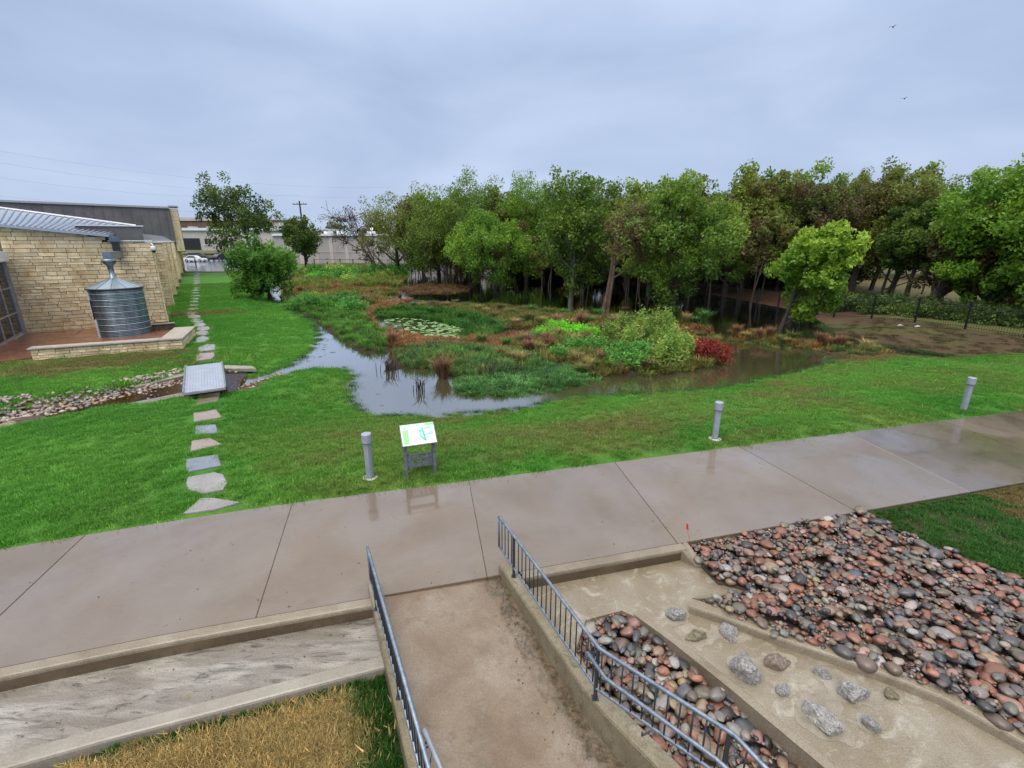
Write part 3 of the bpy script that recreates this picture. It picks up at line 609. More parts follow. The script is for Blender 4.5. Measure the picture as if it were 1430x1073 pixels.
PAL = [((.28,.12,.075),14),((.38,.16,.10),10),((.20,.085,.055),10),((.12,.11,.105),10),((.05,.048,.05),14),((.20,.185,.165),12),((.34,.31,.28),8),((.17,.13,.10),14),((.29,.20,.145),12),((.10,.105,.125),8),((.30,.24,.14),5),((.40,.375,.35),4),((.36,.20,.17),7),((.19,.16,.14),10)]
pc = np.array([p for p, _ in PAL]); pw = np.array([w for _, w in PAL], float); pw /= pw.sum()
def heap(poly, zfun, sizes, seed, reach=None, res=.015):
    """drop flattened stones one by one on a height field so that they settle on each other"""
    g = np.random.default_rng(seed); po = np.array(poly); lo = po.min(0)-.3; hi = po.max(0)+.3; nx_ = int((hi[0]-lo[0])/res)+1; ny_ = int((hi[1]-lo[1])/res)+1
    xx, yy = np.meshgrid(lo[0]+np.arange(nx_)*res, lo[1]+np.arange(ny_)*res, indexing='ij'); Hm = zfun(xx, yy)+0*xx; H0 = Hm.copy(); out = []
    for n_, (smin, smax) in sizes:
        cand = g.uniform(lo, hi, (n_*60, 2)); cand = cand[sdpoly(cand, po) < -smin*.25]
        ci = ((cand-lo)/res).astype(int)
        for k_ in range(n_):
            pick = g.integers(0, len(cand), 10); lowest = pick[np.argmin(Hm[ci[pick, 0], ci[pick, 1]]-H0[ci[pick, 0], ci[pick, 1]])]; cx, cy = cand[lowest]
            a = smin+(smax-smin)*g.beta(1.6, 2.6); b_ = a*g.uniform(.62, .9); c_ = a*g.uniform(.38, .6); th = g.uniform(0, np.pi)
            best = None
            for _ in range(4):                                  # roll to the lowest of a few nearby rests
                x0 = cx+g.normal(0, a*.35); y0 = cy+g.normal(0, a*.35)
                i0, i1 = int((x0-a-lo[0])/res), int((x0+a-lo[0])/res)+1; j0, j1 = int((y0-a-lo[1])/res), int((y0+a-lo[1])/res)+1
                if i0 < 0 or j0 < 0 or i1 >= nx_ or j1 >= ny_: continue
                dx = xx[i0:i1, j0:j1]-x0; dy = yy[i0:i1, j0:j1]-y0; u = (dx*np.cos(th)+dy*np.sin(th))/a; w = (-dx*np.sin(th)+dy*np.cos(th))/b_
                r2 = u*u+w*w; m = r2 < 1
                if m.sum() < 4: continue
                cap = c_*np.sqrt(1-r2[m]); h = Hm[i0:i1, j0:j1][m]; z = np.quantile(h+cap, .93)
                zr_ = z-H0[i0, j0]
                if best is None or zr_ < bz: bz = zr_; best = (z, x0, y0, i0, i1, j0, j1, m, cap)
            if best is None: continue
            z, x0, y0, i0, i1, j0, j1, m, cap = best
            sub = Hm[i0:i1, j0:j1]; sub[m] = np.maximum(sub[m], z+cap*.96)
            # tilt from the surface it lies on
            out.append((x0, y0, z, a, b_, c_, th, g.normal(0, .16), g.normal(0, .16)))
    return out
def cobble_bed(parent, stones, seed, near_n, mid=M_cob):
    g = np.random.default_rng(seed); var = [ico(k+seed, 3, .2) for k in range(7)]; low = [ico(k+seed, 2, .2) for k in range(5)]
    mesh = [mesh_np('cobble', v_, f_, M_cob, True) for v_, f_ in var]
    vis = []
    for s in stones:
        dx, dy, dz = s[0], s[1], s[2]-CAMH; c = dy*cp-dz*sp; up = dy*sp+dz*cp; xs_ = 715+FPX*dx/c; ys_ = 536.5-FPX*up/c
        vis.append((s[3]*FPX/c) * (1 if (-20 < xs_ < 1450 and ys_ < 1090) else .01) * (1 if s[2] > s[9] else .2))
    order = np.argsort(-np.array(vis)); one = set(order[:near_n].tolist()); V_, F_, C_ = [], [], []; k = 0
    for i, s in enumerate(stones):
        col = np.clip(pc[g.choice(len(pc), p=pw)]*g.uniform(.5, .95)*g.uniform(.93, 1.07, 3), 0, 1)
        x, y, z, a, b_, c_, th, t1, t2, _ = s
        if i in one:
            link('cobble', mesh[g.integers(7)], parent, (x, y, z), (t1, t2, th), (a*1.04, b_*1.04, c_*1.04), color=tuple(col))
        else:
            v_, f_ = low[g.integers(5)]; Mx = np.array(Matrix.Rotation(th, 3, 'Z') @ Matrix.Rotation(t2, 3, 'Y') @ Matrix.Rotation(t1, 3, 'X'))
            w_ = (v_*np.array((a, b_, c_))*1.04)@Mx.T+np.array((x, y, z)); V_.append(w_); F_.append(f_+k); C_.append(np.tile(col, (len(w_), 1))); k += len(w_)
    if V_:
        o = link('cobbles', mesh_np('cobbles', np.concatenate(V_), np.concatenate(F_), M_cobm, True, gcol=np.concatenate(C_)), parent); o['kind'] = 'stuff'
def with_median(st):
    z = np.array([s[2] for s in st]); md = np.median(z); return [(*s, md-.02) for s in st]
M_bedsoil = stone_like('cobble_bed_grit', [(.3,(.04,.03,.022)),(.7,(.11,.085,.065))], 6, 60)
bedR = PL([(962,763),(1075,741),(1203,719),(1300,762),(1430,814),(1560,866),(1660,1010),(1570,1092),(1430,1026),(1315,964),(1235,933),(1160,907),(1086,882),(1030,860),(995,844),(978,836),(1055,827),(1060,822),(1004,806),(990,792)], -.06)
bed1 = struct(MB().prism(bedR, -.15, -.6).obj('cobble_bed', M_bedsoil))
zR = lambda x, y: -.15+0*x
st = heap(bedR, zR, [(520, (.075,.14)), (700, (.05,.09)), (450, (.034,.06)), (1500, (.016,.032))], 11)
cobble_bed(bed1, with_median(st), 3, 300)
bedM = [tuple(p) for p in poly_px([(822,868),(868,855),(893,868),(1020,968),(1155,1077),(1290,1210)], -.3)] + [tuple(RB+(RE-RB)*2.7+np.array((.15,.13))), tuple(RB+(RE-RB)*1.2+np.array((.15,.13))), tuple(RB+RN*.22), tuple(R0+(RB-R0)*.62+RN*.22)]
bed2 = struct(MB().prism(bedM, -.52, -1.0).obj('cobble_pit', M_bedsoil))
pA = np.array(P(845,862,-.25)[:2])
zM = lambda x, y: -.38-.10*np.clip((-(y-pA[1])), 0, 3)
st = heap(bedM, zM, [(110, (.085,.15)), (240, (.055,.10)), (180, (.035,.06)), (450, (.016,.03))], 12)
cobble_bed(bed2, with_median(st), 9, 300)

# broken rocks cast into the spillway
M_gran = stone_like('grey_granite', [(.3,(.21,.20,.20)),(.5,(.52,.50,.48)),(.66,(.86,.84,.80))], 5, 16, (.4,.6), .9, .08, .08, True)
M_lime = stone_like('tan_rock', [(.3,(.20,.165,.09)),(.5,(.36,.31,.20)),(.7,(.55,.50,.38))], 3, 12, (.5,.7), .9, .08, .08, True)
M_pink = stone_like('pinkish_rock', [(.3,(.18,.11,.085)),(.5,(.40,.31,.25)),(.7,(.56,.50,.44))], 4, 14, (.5,.7), .9, .08, .08, True)
def rock_mesh(name, seed, mat, cuts=11):
    g = np.random.default_rng(seed); bm = bmesh.new(); bmesh.ops.create_icosphere(bm, subdivisions=4, radius=1)
    pl = g.normal(0, 1, (cuts, 3)); pl /= np.linalg.norm(pl, axis=1)[:, None]; dd = g.uniform(.55, .85, cuts)
    for v_ in bm.verts:
        c_ = np.array(v_.co)
        for n_, d_ in zip(pl, dd):
            s_ = c_@n_
            if s_ > d_: c_ = c_-n_*(s_-d_)*.97
        n3 = Vector(c_); v_.co = n3*(1+.10*mnoise.noise(n3*2.5+Vector((seed,0,0)))+.06*mnoise.noise(n3*7)+.03*mnoise.noise(n3*16))
    me = bpy.data.meshes.new(name); bm.to_mesh(me); bm.free(); me.materials.append(mat); return me
rocks = [(944,858,.13,.10,.09,M_gran,'speckled grey rock topmost in the spillway, nearest the basin'),
 (973,888,.14,.09,.07,M_lime,'flat tan rock beside the topmost speckled grey rock in the spillway'),
 (1018,882,.14,.09,.08,M_gran,'pale grey rock nearest the raised kerb at the top of the spillway'),
 (1042,936,.15,.13,.14,M_gran,'large angular blue-grey rock right of the cobble pit'),
 (1086,927,.14,.10,.08,M_pink,'rough pinkish brown rock beside the angular blue-grey rock'),
 (1093,964,.08,.07,.06,M_gran,'small speckled rock below the pinkish rock in the spillway'),
 (1148,940,.09,.06,.045,M_gran,'small flat triangular grey rock above the big pale rock'),
 (1190,966,.17,.12,.09,M_gran,'big pale grey rock with a reddish underside in mid spillway'),
 (1147,1001,.20,.12,.09,M_gran,'widest slab-like grey rock, lowest on the left of the spillway'),
 (1215,1011,.08,.07,.06,M_gran,'small dark-sided grey rock right of the widest slab-like rock'),
 (1244,969,.08,.065,.05,M_lime,'small yellowish rock furthest down the spillway by the raised kerb')]
for i, (x, y, a, b_, h, m_, lab) in enumerate(rocks):
    p = P(x, y, SPz+h*.45); o = link('rock', rock_mesh('rock', 20+i, m_), None, (p[0], p[1], SPz+h*.35), (0, 0, -.5+.9*math.sin(i*2.1)), (a*1.2, b_*1.2, h*1.45)); tag(o, lab, 'rock')

M_mortar = wet_concrete('mortar', (.20,.17,.12), (.26,.225,.17), (.33,.30,.25), 5, (.2,.17,.12), .3, .3, (.4, .6), .4)
gM = np.random.default_rng(17)
for k, (x, y, a, b_, h, m_, lab) in enumerate(rocks):
    p = P(x, y, SPz); n_ = 16; ph = gM.uniform(0, 6, 3)
    pl = [(p[0]+a*(1.55+.35*math.sin(2*t+ph[0])+.2*math.sin(5*t+ph[1])+.1*math.sin(9*t+ph[2]))*math.cos(t), p[1]+a*(1.4+.3*math.sin(3*t+ph[1])+.2*math.sin(7*t+ph[2]))*math.sin(t)) for t in np.linspace(0, 2*math.pi, n_*2, endpoint=False)]
    MB().prism(pl, SPz+.0015+.0003*k, SPz-.02).obj('mortar_pad', M_mortar, basin)
# near lawns on this side of the path
def lawn_patch(name, poly, z, mat):
    bm = bmesh.new(); n = len(poly); vs = [bm.verts.new((p[0], p[1], z)) for p in poly]; bm.faces.new(vs); bmesh.ops.triangulate(bm, faces=bm.faces)
    me = bpy.data.meshes.new(name); bm.to_mesh(me); bm.free(); 
    a_ = me.attributes.new('gcol', 'FLOAT_COLOR', 'POINT'); 
    for i_ in range(n): a_.data[i_].color = (.06,.075,.025,1)
    me.materials.append(mat); return struct(link(name, me))
lawnR = [tuple(P(1203,717,0)[:2])]+[(x, float(ynear(x))-.01) for x in np.linspace(6.5, 34, 20)]+[(34,-2),(14,-2)]+PL([(1660,900),(1560,866),(1430,814),(1300,762)], -.03)
lawn_patch('near_lawn', lawnR, -.03, M_ground)
k2o = [tuple(k) for k in poly_px([(0,1073+22),(150,1017+17),(300,979+16),(420,948+15),(545,930)], -.15)]
lawnL = [(-9,1.85)]+k2o+[tuple(L0+RDL*1.0+RNL*.06), tuple(L0+RDL*6.5+RNL*.06), (-9,-2)]
lawn_patch('dry_lawn', lawnL, -.245, M_ground)

# ------------------------------------------------------------------ limestone building
C1 = np.array((-20.75, 28.5)); UB = np.array((-.536, .844)); VB = np.array((.844, .536))
def B(a, b): return C1+UB*a+VB*b
def onA(px, py, a):
    d = ray(px, py); n = np.array((UB[0], UB[1])); t = (n@B(a, 0))/(n@d[:2]); p = d[:2]*t; return float((p-C1)@VB), CAMH+d[2]*t
bM = Matrix(((VB[0], UB[0], 0, C1[0]), (VB[1], UB[1], 0, C1[1]), (0, 0, 1, 0), (0, 0, 0, 1)))   # local x = along the front to the right, y = back, z up
M_lst = stone_like('limestone', [(.28,(.56,.42,.22)),(.5,(.76,.62,.39)),(.72,(.82,.72,.50))], 1.6, 26, (.6,.85), .8, .02, .17)
nt = M_lst.node_tree; bs = nt.nodes['Principled BSDF']; v = wpos(nt)                      # rain streaks and rusty blotches on the stone
mp = N(nt, 'ShaderNodeMapping'); mp.inputs['Scale'].default_value = (2.2, 2.2, .35); nt.links.new(v, mp.inputs[0])
msk = ramp(nt, noise(nt, mp.outputs[0], .9, 6, .65, .4), [(.52, (0,)*3), (.70, (1,)*3)]); src = bs.inputs['Base Color'].links[0].from_socket
nt.links.new(mix(nt, math_(nt, 'MULTIPLY', msk, .28), src, (.30,.20,.10)), bs.inputs['Base Color'])
M_mort = stone_like('mortar', [(.3,(.16,.12,.07)),(.7,(.25,.20,.13))], 3, 40, (.8,.9), .4)
M_cap = stone_like('cast_cap', [(.3,(.36,.31,.26)),(.7,(.50,.44,.38))], 3, 40, (.4,.6), .2, .01, .08, False, .3)
M_metroof, nt, bs = new_mat('standing_seam'); bs.inputs['Base Color'].default_value = (.42,.47,.55,1); bs.inputs['Metallic'].default_value = .6; bs.inputs['Roughness'].default_value = .3
M_dkpanel = stone_like('dark_panel', [(.3,(.10,.095,.10)),(.7,(.16,.15,.155))], .8, 12, (.4,.6), .1, .01, .1)
M_white = plain('white_metal', (.72,.74,.78), .35)
M_alu = plain('aluminium_frame', (.42,.42,.44), .35, .5)
M_glass, nt, bs = new_mat('dark_glass'); bs.inputs['Base Color'].default_value = (.012,.016,.018,1); bs.inputs['Roughness'].default_value = .04; bs.inputs['IOR'].default_value = 1.55
stone_vars = []
for k in range(5):
    bm = bmesh.new(); bmesh.ops.create_cube(bm, size=1); bmesh.ops.subdivide_edges(bm, edges=[e for e in bm.edges if abs((e.verts[0].co-e.verts[1].co).x) > .5], cuts=2)
    for v_ in bm.verts:
        if v_.co.y < 0: v_.co.y += .22*mnoise.noise(Vector((v_.co.x*3+k*7, v_.co.z*3, k))) ; v_.co.x *= .985; v_.co.z *= .95
    me = bpy.data.meshes.new('stone'); bm.to_mesh(me); bm.free(); me.materials.append(M_lst); stone_vars.append(me)
def ashlar(parent, Mx, x0, x1, z0, z1f, seed, ch=.19, ln=(.3, 1.0), proud=.07, singles=True, name='stone', skip=None):
    """courses of split-faced stone on a wall face; local x along, -y outwards, z up"""
    g = np.random.default_rng(seed); z = z0; allv = MB(); zmax = max(z1f(x0), z1f(x1))
    while z < zmax-.03:
        h = ch*g.choice([.7, 1, 1, 1.15]); x = x0; first = True
        while x < x1-.02:
            l = g.uniform(*ln)*(.5 if first else 1); first = False
            l = min(l, x1-x); l = x1-x if x1-x-l < ln[0]*.5 else l
            top = min(z+h, min(z1f(x), z1f(x+l)))
            if top-z > .04 and not (skip and skip(x+l/2, z+h/2)):
                d = proud*g.uniform(.75, 1.25); loc = Vector((x+l/2, -d/2+.01, (z+top)/2)); sc = (l-.014, d+.02, top-z-.014)
                if singles:
                    o = link(name, stone_vars[g.integers(5)], parent, None); o.matrix_local = Mx @ Matrix.Translation(loc) @ Matrix.Diagonal((*sc, 1))
                else: allv.box((loc.x-sc[0]/2, loc.y-sc[1]/2, loc.z-sc[2]/2), (loc.x+sc[0]/2, loc.y+sc[1]/2, loc.z+sc[2]/2), Mx)
            x += l
        z += h
    if not singles and allv.v:
        o = allv.obj('stones', M_lst, parent); o['kind'] = 'stuff'
bld = thing('stone_building', 'long cream limestone building with metal roof and stepped buttress walls beside the rainwater tank', 'building', (*C1, 0))
bld.rotation_euler.z = math.atan2(VB[1], VB[0])
def bp(mb, name, mat, parent=None, **k): return mb.obj(name, mat, parent if parent is not None else bld, **k)
I4 = Matrix.Identity(4)
wallM = MB()
def ztop(b): return float(np.interp(b, [-8.5, -6.5, -1.95, -1.9, 0], [5.75, 5.5, 5.0, 4.72, 4.66]))
wallM.add([(-8.5,0,-.3),(0,0,-.3),(0,0,4.62),(-1.9,0,4.66),(-6.5,0,5.44),(-8.5,0,5.7),(-8.5,.45,-.3),(0,.45,-.3),(0,.45,4.62),(-1.9,.45,4.66),(-6.5,.45,5.44),(-8.5,.45,5.7)],
 [(0,1,2,3,4,5),(11,10,9,8,7,6),(0,6,7,1),(1,7,8,2),(2,8,9,3),(3,9,10,4),(4,10,11,5),(5,11,6,0)])
fw = bp(wallM, 'front_wall', M_mort)
ashlar(fw, I4, -6.15, 0, -.1, ztop, 5, skip=None)
ashlar(fw, Matrix.Translation((.0, 0, 0)) @ Matrix.Rotation(math.pi/2, 4, 'Z'), 0, .45, -.1, lambda x: 4.62, 6, ln=(.3,.45), singles=False)
ashlar(fw, I4, -8.5, -6.6, 3.4, ztop, 15, singles=False)
# side wall and buttress fins
sw = bp(MB().box((-2.4, .5, -.5), (-2.0, 62, 4.5)), 'side_wall', M_mort)
ashlar(sw, Matrix.Translation((-2.0,0,0)) @ Matrix.Rotation(math.pi/2, 4, 'Z'), .5, 40, 0, lambda x: 4.4, 8, ch=.3, ln=(.5,1.2), singles=False)
for i, a in enumerate((9.8, 16.6, 24.5, 34, 46, 58)):
    zb = [0, .3, .4, .5, .6, .7][i]; f_ = bp(MB().box((-2.1, a, -.5), (0, a+.5, 4.62)), 'buttress', M_mort)
    ashlar(f_, Matrix.Translation((0, a, 0)), -2.05, 0, zb-.1, lambda x: 4.6, 30+i, ch=.24, ln=(.35,.9), singles=(i < 1))
    ashlar(f_, Matrix.Translation((0, a, 0)) @ Matrix.Rotation(math.pi/2, 4, 'Z'), 0, .5, zb-.1, lambda x: 4.6, 40+i, ch=.24, ln=(.3,.5), singles=False)
    bp(MB().box((-2.0, a-.12, 4.625), (.12, a+.7, 4.70)), 'cap', M_white, f_)
    bp(MB().add([(-1.9,a+.1,4.71),(-.1,a+.1,4.71),(-.9,a+.1,5.25),(-1.9,a+.1,5.3),(-1.9,a+.2,4.71),(-.1,a+.2,4.71),(-.9,a+.2,5.25),(-1.9,a+.2,5.3)], [(0,1,2,3),(7,6,5,4),(0,4,5,1),(1,5,6,2),(2,6,7,3),(3,7,4,0)]), 'outrigger', M_alu, f_)
# cap of the wall right of the downspout, low dark screen and outriggers behind it
bp(MB().box((-1.88, -.12, 4.74), (.1, .55, 4.80)), 'cap', M_white, fw)
pL, zL = onA(108, 331, 1.2); pR, zR2 = onA(200, 331, 1.2); _, zt = onA(150, 316, 1.2)
bp(MB().box((pL, 1.2, 4.5), (pR, 1.32, zt)), 'roof_screen', M_dkpanel); bp(MB().box((pL, 1.12, zt), (pR+.1, 1.4, zt+.05)), 'screen_cap', M_white)
# metal roof: eave on the front wall, ridge further back
ea0, ze0 = onA(-60, 307, -.35); ea1, ze1 = onA(152, 327.5, -.35); r0, zr0 = onA(-60, 284, 9.0); r1, zr1 = onA(190, 316.5, 9.0)
rf = MB().add([(ea0,-.35,ze0),(ea1,-.35,ze1),(r1,9.0,zr1),(r0,9.0,zr0),(ea0,-.35,ze0-.14),(ea1,-.35,ze1-.14),(r1,9.0,zr1-.14),(r0,9.0,zr0-.14)], [(0,1,2,3),(7,6,5,4),(0,4,5,1),(1,5,6,2),(2,6,7,3),(3,7,4,0)])
roof = bp(rf, 'roof', M_metroof)
for k in range(26):                                     # standing seams run from ridge to eave
    t = (k+.5)/26; p0 = Vector((ea0+(ea1-ea0)*t, -.37, ze0+(ze1-ze0)*t)); p1 = Vector((r0+(r1-r0)*t, 9.0, zr0+(zr1-zr0)*t))
    q_ = MB().tube([p0+Vector((0,0,.035)), p1+Vector((0,0,.035))], .035, 4); bp(q_, 'seam', M_metroof if k % 2 else M_alu, roof)
bp(MB().tube([(r0,9.0,zr0+.05),(r1,9.0,zr1+.05)], .09, 6), 'ridge_cap', M_white, roof)
# taller rear volume with a dark panelled face and a stone pier at its end
w0, zw0 = onA(-80, 279, 45); w1, zw1 = onA(236, 291.5, 45)
zbr = 4.6
bp(MB().box((-24,.6,3.2),(-2.41,60,4.45)), 'rear_roof', M_dkpanel)
rv = bp(MB().add([(w0,45,zbr),(w1,45,zbr),(w1,45,zw1),(w0,45,zw0),(w0,58,zbr),(w1,58,zbr),(w1,58,zw1),(w0,58,zw0)], [(0,1,2,3),(7,6,5,4),(0,4,5,1),(1,5,6,2),(2,6,7,3),(3,7,4,0)]), 'rear_block', M_dkpanel)
for k in range(22):
    t = (k+.5)/22; x_ = w0+(w1-w0)*t; bp(MB().box((x_-.05, 44.95, zbr+.01), (x_+.05, 45, zw0+(zw1-zw0)*t-.01)), 'panel_seam', M_dkpanel, rv)
bp(MB().add([(w0,44.8,zw0),(w1,44.8,zw1),(w1,44.8,zw1+.22),(w0,44.8,zw0+.22),(w0,45.4,zw0),(w1,45.4,zw1),(w1,45.4,zw1+.22),(w0,45.4,zw0+.22)], [(0,1,2,3),(7,6,5,4),(0,4,5,1),(1,5,6,2),(2,6,7,3),(3,7,4,0)]), 'coping', M_alu, rv)
p1_, _ = onA(247.5, 292, 45.4)
pier = bp(MB().box((w1+.02, 45.4, zbr-1.3), (p1_, 48, zw1+.02)), 'pier', M_mort); ashlar(pier, Matrix.Translation((0, 45.4, 0)), w1+.02, p1_, zbr-1.2, lambda x: zw1, 77, ch=.4, ln=(.5,1.2), singles=False)
bp(MB().box((w1-.1, 45.2, zw1+.23), (p1_+.1, 48.2, zw1+.4)), 'pier_cap', M_alu, pier)
# glazed wall running forward from the left end of the stone wall
gw = thing('window_wall', 'tall dark glazed wall with pale mullions at the left edge beside the stone wall', 'window', (*B(0, -6.25), 0)); gw.rotation_euler.z = math.atan2(-UB[1], -UB[0])
H_ = 3.75
for k in range(5):
    for j, (za, zb_) in enumerate(((.15, 1.2), (1.2, 2.45), (2.45, H_))):
        MB().box((.35+k*1.45, -.02, za+.04), (.35+k*1.45+1.38, .0, zb_-.04)).obj('pane', M_glass, gw)
for k in range(6): MB().box((.28+k*1.45, -.06, 0), (.35+k*1.45, .05, H_)).obj('mullion', M_alu, gw)
for z_ in (.11, 1.17, 2.42, H_-.04): MB().box((.352, -.05, z_), (7.5, .04, z_+.07)).obj('transom', M_alu, gw)
MB().box((-.12, -.35, -.05), (.275, .12, H_+.5)).obj('jamb', M_dkpanel, gw).data.materials[0] = M_alu
MB().box((.28, -.15, H_+.04), (8, .3, H_+.5)).obj('head', M_white, gw)
# dome camera
cb = B(-.22, .05)
cm = thing('security_camera', 'white dome security camera on the corner of the limestone wall', 'camera', (cb[0]+.05, cb[1], 4.22))
MB().lathe([(0,.26),(.10,.26),(.13,.2),(.135,.06),(.12,.03),(0,.03)], 16).obj('housing', M_white, cm, True)
MB().lathe([(.115,.02),(.10,-.05),(.05,-.10),(0,-.115)], 16).obj('dome', M_glass, cm, True)
MB().tube([(0,0,.25),(0,0,.36),(-.16,.1,.40),(-.28,.18,.40)], .035, 8).obj('arm', M_white, cm, True)

# ------------------------------------------------------------------ patio, low wall, tank
M_patio = stone_like('red_patio', [(.3,(.16,.06,.035)),(.6,(.24,.10,.06)),(.8,(.31,.15,.10))], 1.2, 30, (.25,.55), .2, .01, .05, False, .5)
patio_poly = [tuple(B(0, -6.2)), tuple(B(0, 0)), tuple(P(238,475,.05)[:2]), tuple(P(47,494,.05)[:2]), tuple(P(43,500,.04)[:2]), tuple(P(0,505,.04)[:2]), tuple(P(-120,522,.04)[:2]), tuple(B(-8, -7))]
struct(MB().prism(patio_poly, .045, -.4).obj('patio', M_patio))
MB().box((-3.9,-1.9,.047),(-3.86,-.3,.05), bM).obj('patio_joint', M_joint)['kind'] = 'structure'
lwA = P(45,503,0)[:2]; lwB = P(256,487,0)[:2]; ld_ = (lwB-lwA)/np.linalg.norm(lwB-lwA); ln_ = np.linalg.norm(lwB-lwA); LW = Matrix(((ld_[0], -ld_[1], 0, 0), (ld_[1], ld_[0], 0, 0), (0,0,1,0), (0,0,0,1)))
lw = thing('seat_wall', 'low L-shaped limestone seat wall with smooth pale cap in front of the tank', 'wall', (*lwA, 0)); lw.rotation_euler.z = math.atan2(ld_[1], ld_[0])
cr = MB().box((.04, .06, -.3), (ln_-.04, .40, .42)).box((ln_-.85, .42, -.3), (ln_-.04, 3.35, .42)).obj('core', M_mort, lw)
ashlar(lw, Matrix.Translation((0,.06,0)), .02, ln_, -.12, lambda x: .42, 51, ch=.17, ln=(.25,.6), proud=.06)
ashlar(lw, Matrix.Translation((ln_-.05,0,0)) @ Matrix.Rotation(math.pi/2, 4, 'Z'), .0, 3.35, -.12, lambda x: .42, 52, ch=.17, ln=(.3,.6), proud=.06)
MB().box((-.06, -.06, .425), (ln_-.861, .46, .50)).obj('cap', M_cap, lw, bev=.015); MB().box((ln_-.86, -.06, .425), (ln_+.07, 3.4, .502)).obj('cap', M_cap, lw, bev=.015)
tl = B(-.9, -1.0)
tb = thing('timber_planter', 'dark weathered low box between the tank and the seat wall', 'planter', (*P(213,462,.05)[:2], .045)); tb.rotation_euler.z = bld.rotation_euler.z
M_wood = stone_like('weathered_wood', [(.3,(.05,.035,.02)),(.7,(.15,.10,.06))], 4, 40, (.6,.8), .5)
MB().box((0,0,0),(1.0,.06,.32)).box((0,.9,0),(1.0,.96,.32)).box((0,.06,0),(.06,.9,.32)).box((.94,.06,0),(1.0,.9,.32)).obj('side', M_wood, tb, bev=.01); MB().box((-.06,-.06,.322),(1.06,.12,.37)).obj('rim', M_cap, tb)
MB().box((.07,.13,.05),(.93,.88,.27)).obj('soil_fill', M_soil, tb)

M_tank, nt, bs = new_mat('galvanised_tank'); v = opos(nt)
mp = N(nt, 'ShaderNodeMapping'); mp.inputs['Scale'].default_value = (2.2, 2.2, .5); nt.links.new(v, mp.inputs[0])
nt.links.new(ramp(nt, noise(nt, mp.outputs[0], 1.6, 5, .6), [(.3, (.10,.145,.165)), (.5, (.17,.22,.25)), (.7, (.27,.33,.37))]), bs.inputs['Base Color'])
bs.inputs['Metallic'].default_value = .75; bs.inputs['Roughness'].default_value = .33
M_tankroof, nt, bs = new_mat('tank_roof'); bs.inputs['Base Color'].default_value = (.30,.37,.43,1); bs.inputs['Metallic'].default_value = .55; bs.inputs['Roughness'].default_value = .35
tc_ = np.array((-20.55, 25.05)); TR = 1.14
tank = thing('rainwater_tank', 'round corrugated galvanised rainwater tank with conical roof', 'tank', (*tc_, .045))
prof = [(TR, 0)]; z = 0
bands = (0.02, .62, 1.25, 1.88, 2.42)
while z < 2.44:
    prof.append((TR+.007*math.cos(z*2*math.pi/.078), z)); z += .013
MB().lathe(prof, 72).obj('shell', M_tank, tank, True)
for zb_ in (.30, .61, .92, 1.24, 1.56, 1.86, 2.16): MB().lathe([(TR+.012, zb_), (TR+.026, zb_+.006), (TR+.026, zb_+.022), (TR+.012, zb_+.028)], 72).obj('seam_band', M_metroof, tank, True)
for ang, za, zb_ in ((-118, .0, .9), (-126, 1.15, 2.35)):
    a_ = R(ang); MB().box((TR-.02,-.05,za),(TR+.045,.05,zb_), Matrix.Rotation(a_, 4, 'Z')).obj('seam_strip', M_white, tank)
ab = R(-118); MB().box((TR-.02,-.07,.9),(TR+.04,.05,1.9), Matrix.Rotation(R(-121), 4, 'Z')).obj('seam_strip', M_galv_dark, tank)
rf2 = []
for k in range(12):
    a0, a1 = 2*math.pi*k/12, 2*math.pi*(k+1)/12; mbk = MB().add([((TR+.07)*math.cos(a0),(TR+.07)*math.sin(a0),2.42),((TR+.07)*math.cos(a1),(TR+.07)*math.sin(a1),2.42),(.16*math.cos(a1),.16*math.sin(a1),2.88),(.16*math.cos(a0),.16*math.sin(a0),2.88)], [(0,1,2,3)])
    mbk.obj('roof_panel', M_tankroof, tank); MB().tube([((TR+.08)*math.cos(a0),(TR+.08)*math.sin(a0),2.435),(.16*math.cos(a0),.16*math.sin(a0),2.893)], .013, 5).obj('roof_rib', M_tankroof, tank)
MB().lathe([(TR+.015,2.36),(TR+.09,2.38),(TR+.09,2.425),(TR+.02,2.44)], 72).obj('eave_ring', M_galv_dark, tank, True)
MB().lathe([(.19,2.86),(.19,2.91),(.11,2.93),(.12,3.48),(.13,3.5),(.29,3.66),(.31,3.7),(.31,3.84),(.0,3.84)], 20).obj('inlet_pipe', M_tank, tank, True)
dsx = thing('downspout', 'square metal downspout with a jutting box above the tank inlet', 'downspout', (*B(0, -1.55), 0)); dsx.rotation_euler.z = bld.rotation_euler.z
loc = Vector((tc_[0]-B(0,-1.55)[0], tc_[1]-B(0,-1.55)[1], 0)); lx, ly = float(np.dot(tc_-B(0,-1.55), VB)), float(np.dot(tc_-B(0,-1.55), UB))
MB().box((-.22,-.5,4.72),(.22,-.08,5.02)).obj('gutter_head', M_tank, dsx, bev=.02)
MB().box((-.17,-.42,4.24),(.17,-.10,4.715)).obj('drop', M_glass, dsx)
xa = min(lx,0)-.2; q0, q1 = Vector((0,-.28,0)), Vector((lx, ly+.3, 0)); dd_ = (q1-q0); L_ = dd_.length; Mq = Matrix.Translation(q0) @ Matrix.Rotation(math.atan2(dd_.y, dd_.x), 4, 'Z')
MB().box((-.25,-.18,3.88),(L_+.40,.18,4.235), Mq).obj('trough', M_galv, dsx, bev=.02)
bx_ = float(np.hypot(*(tc_-B(0,-1.55))))

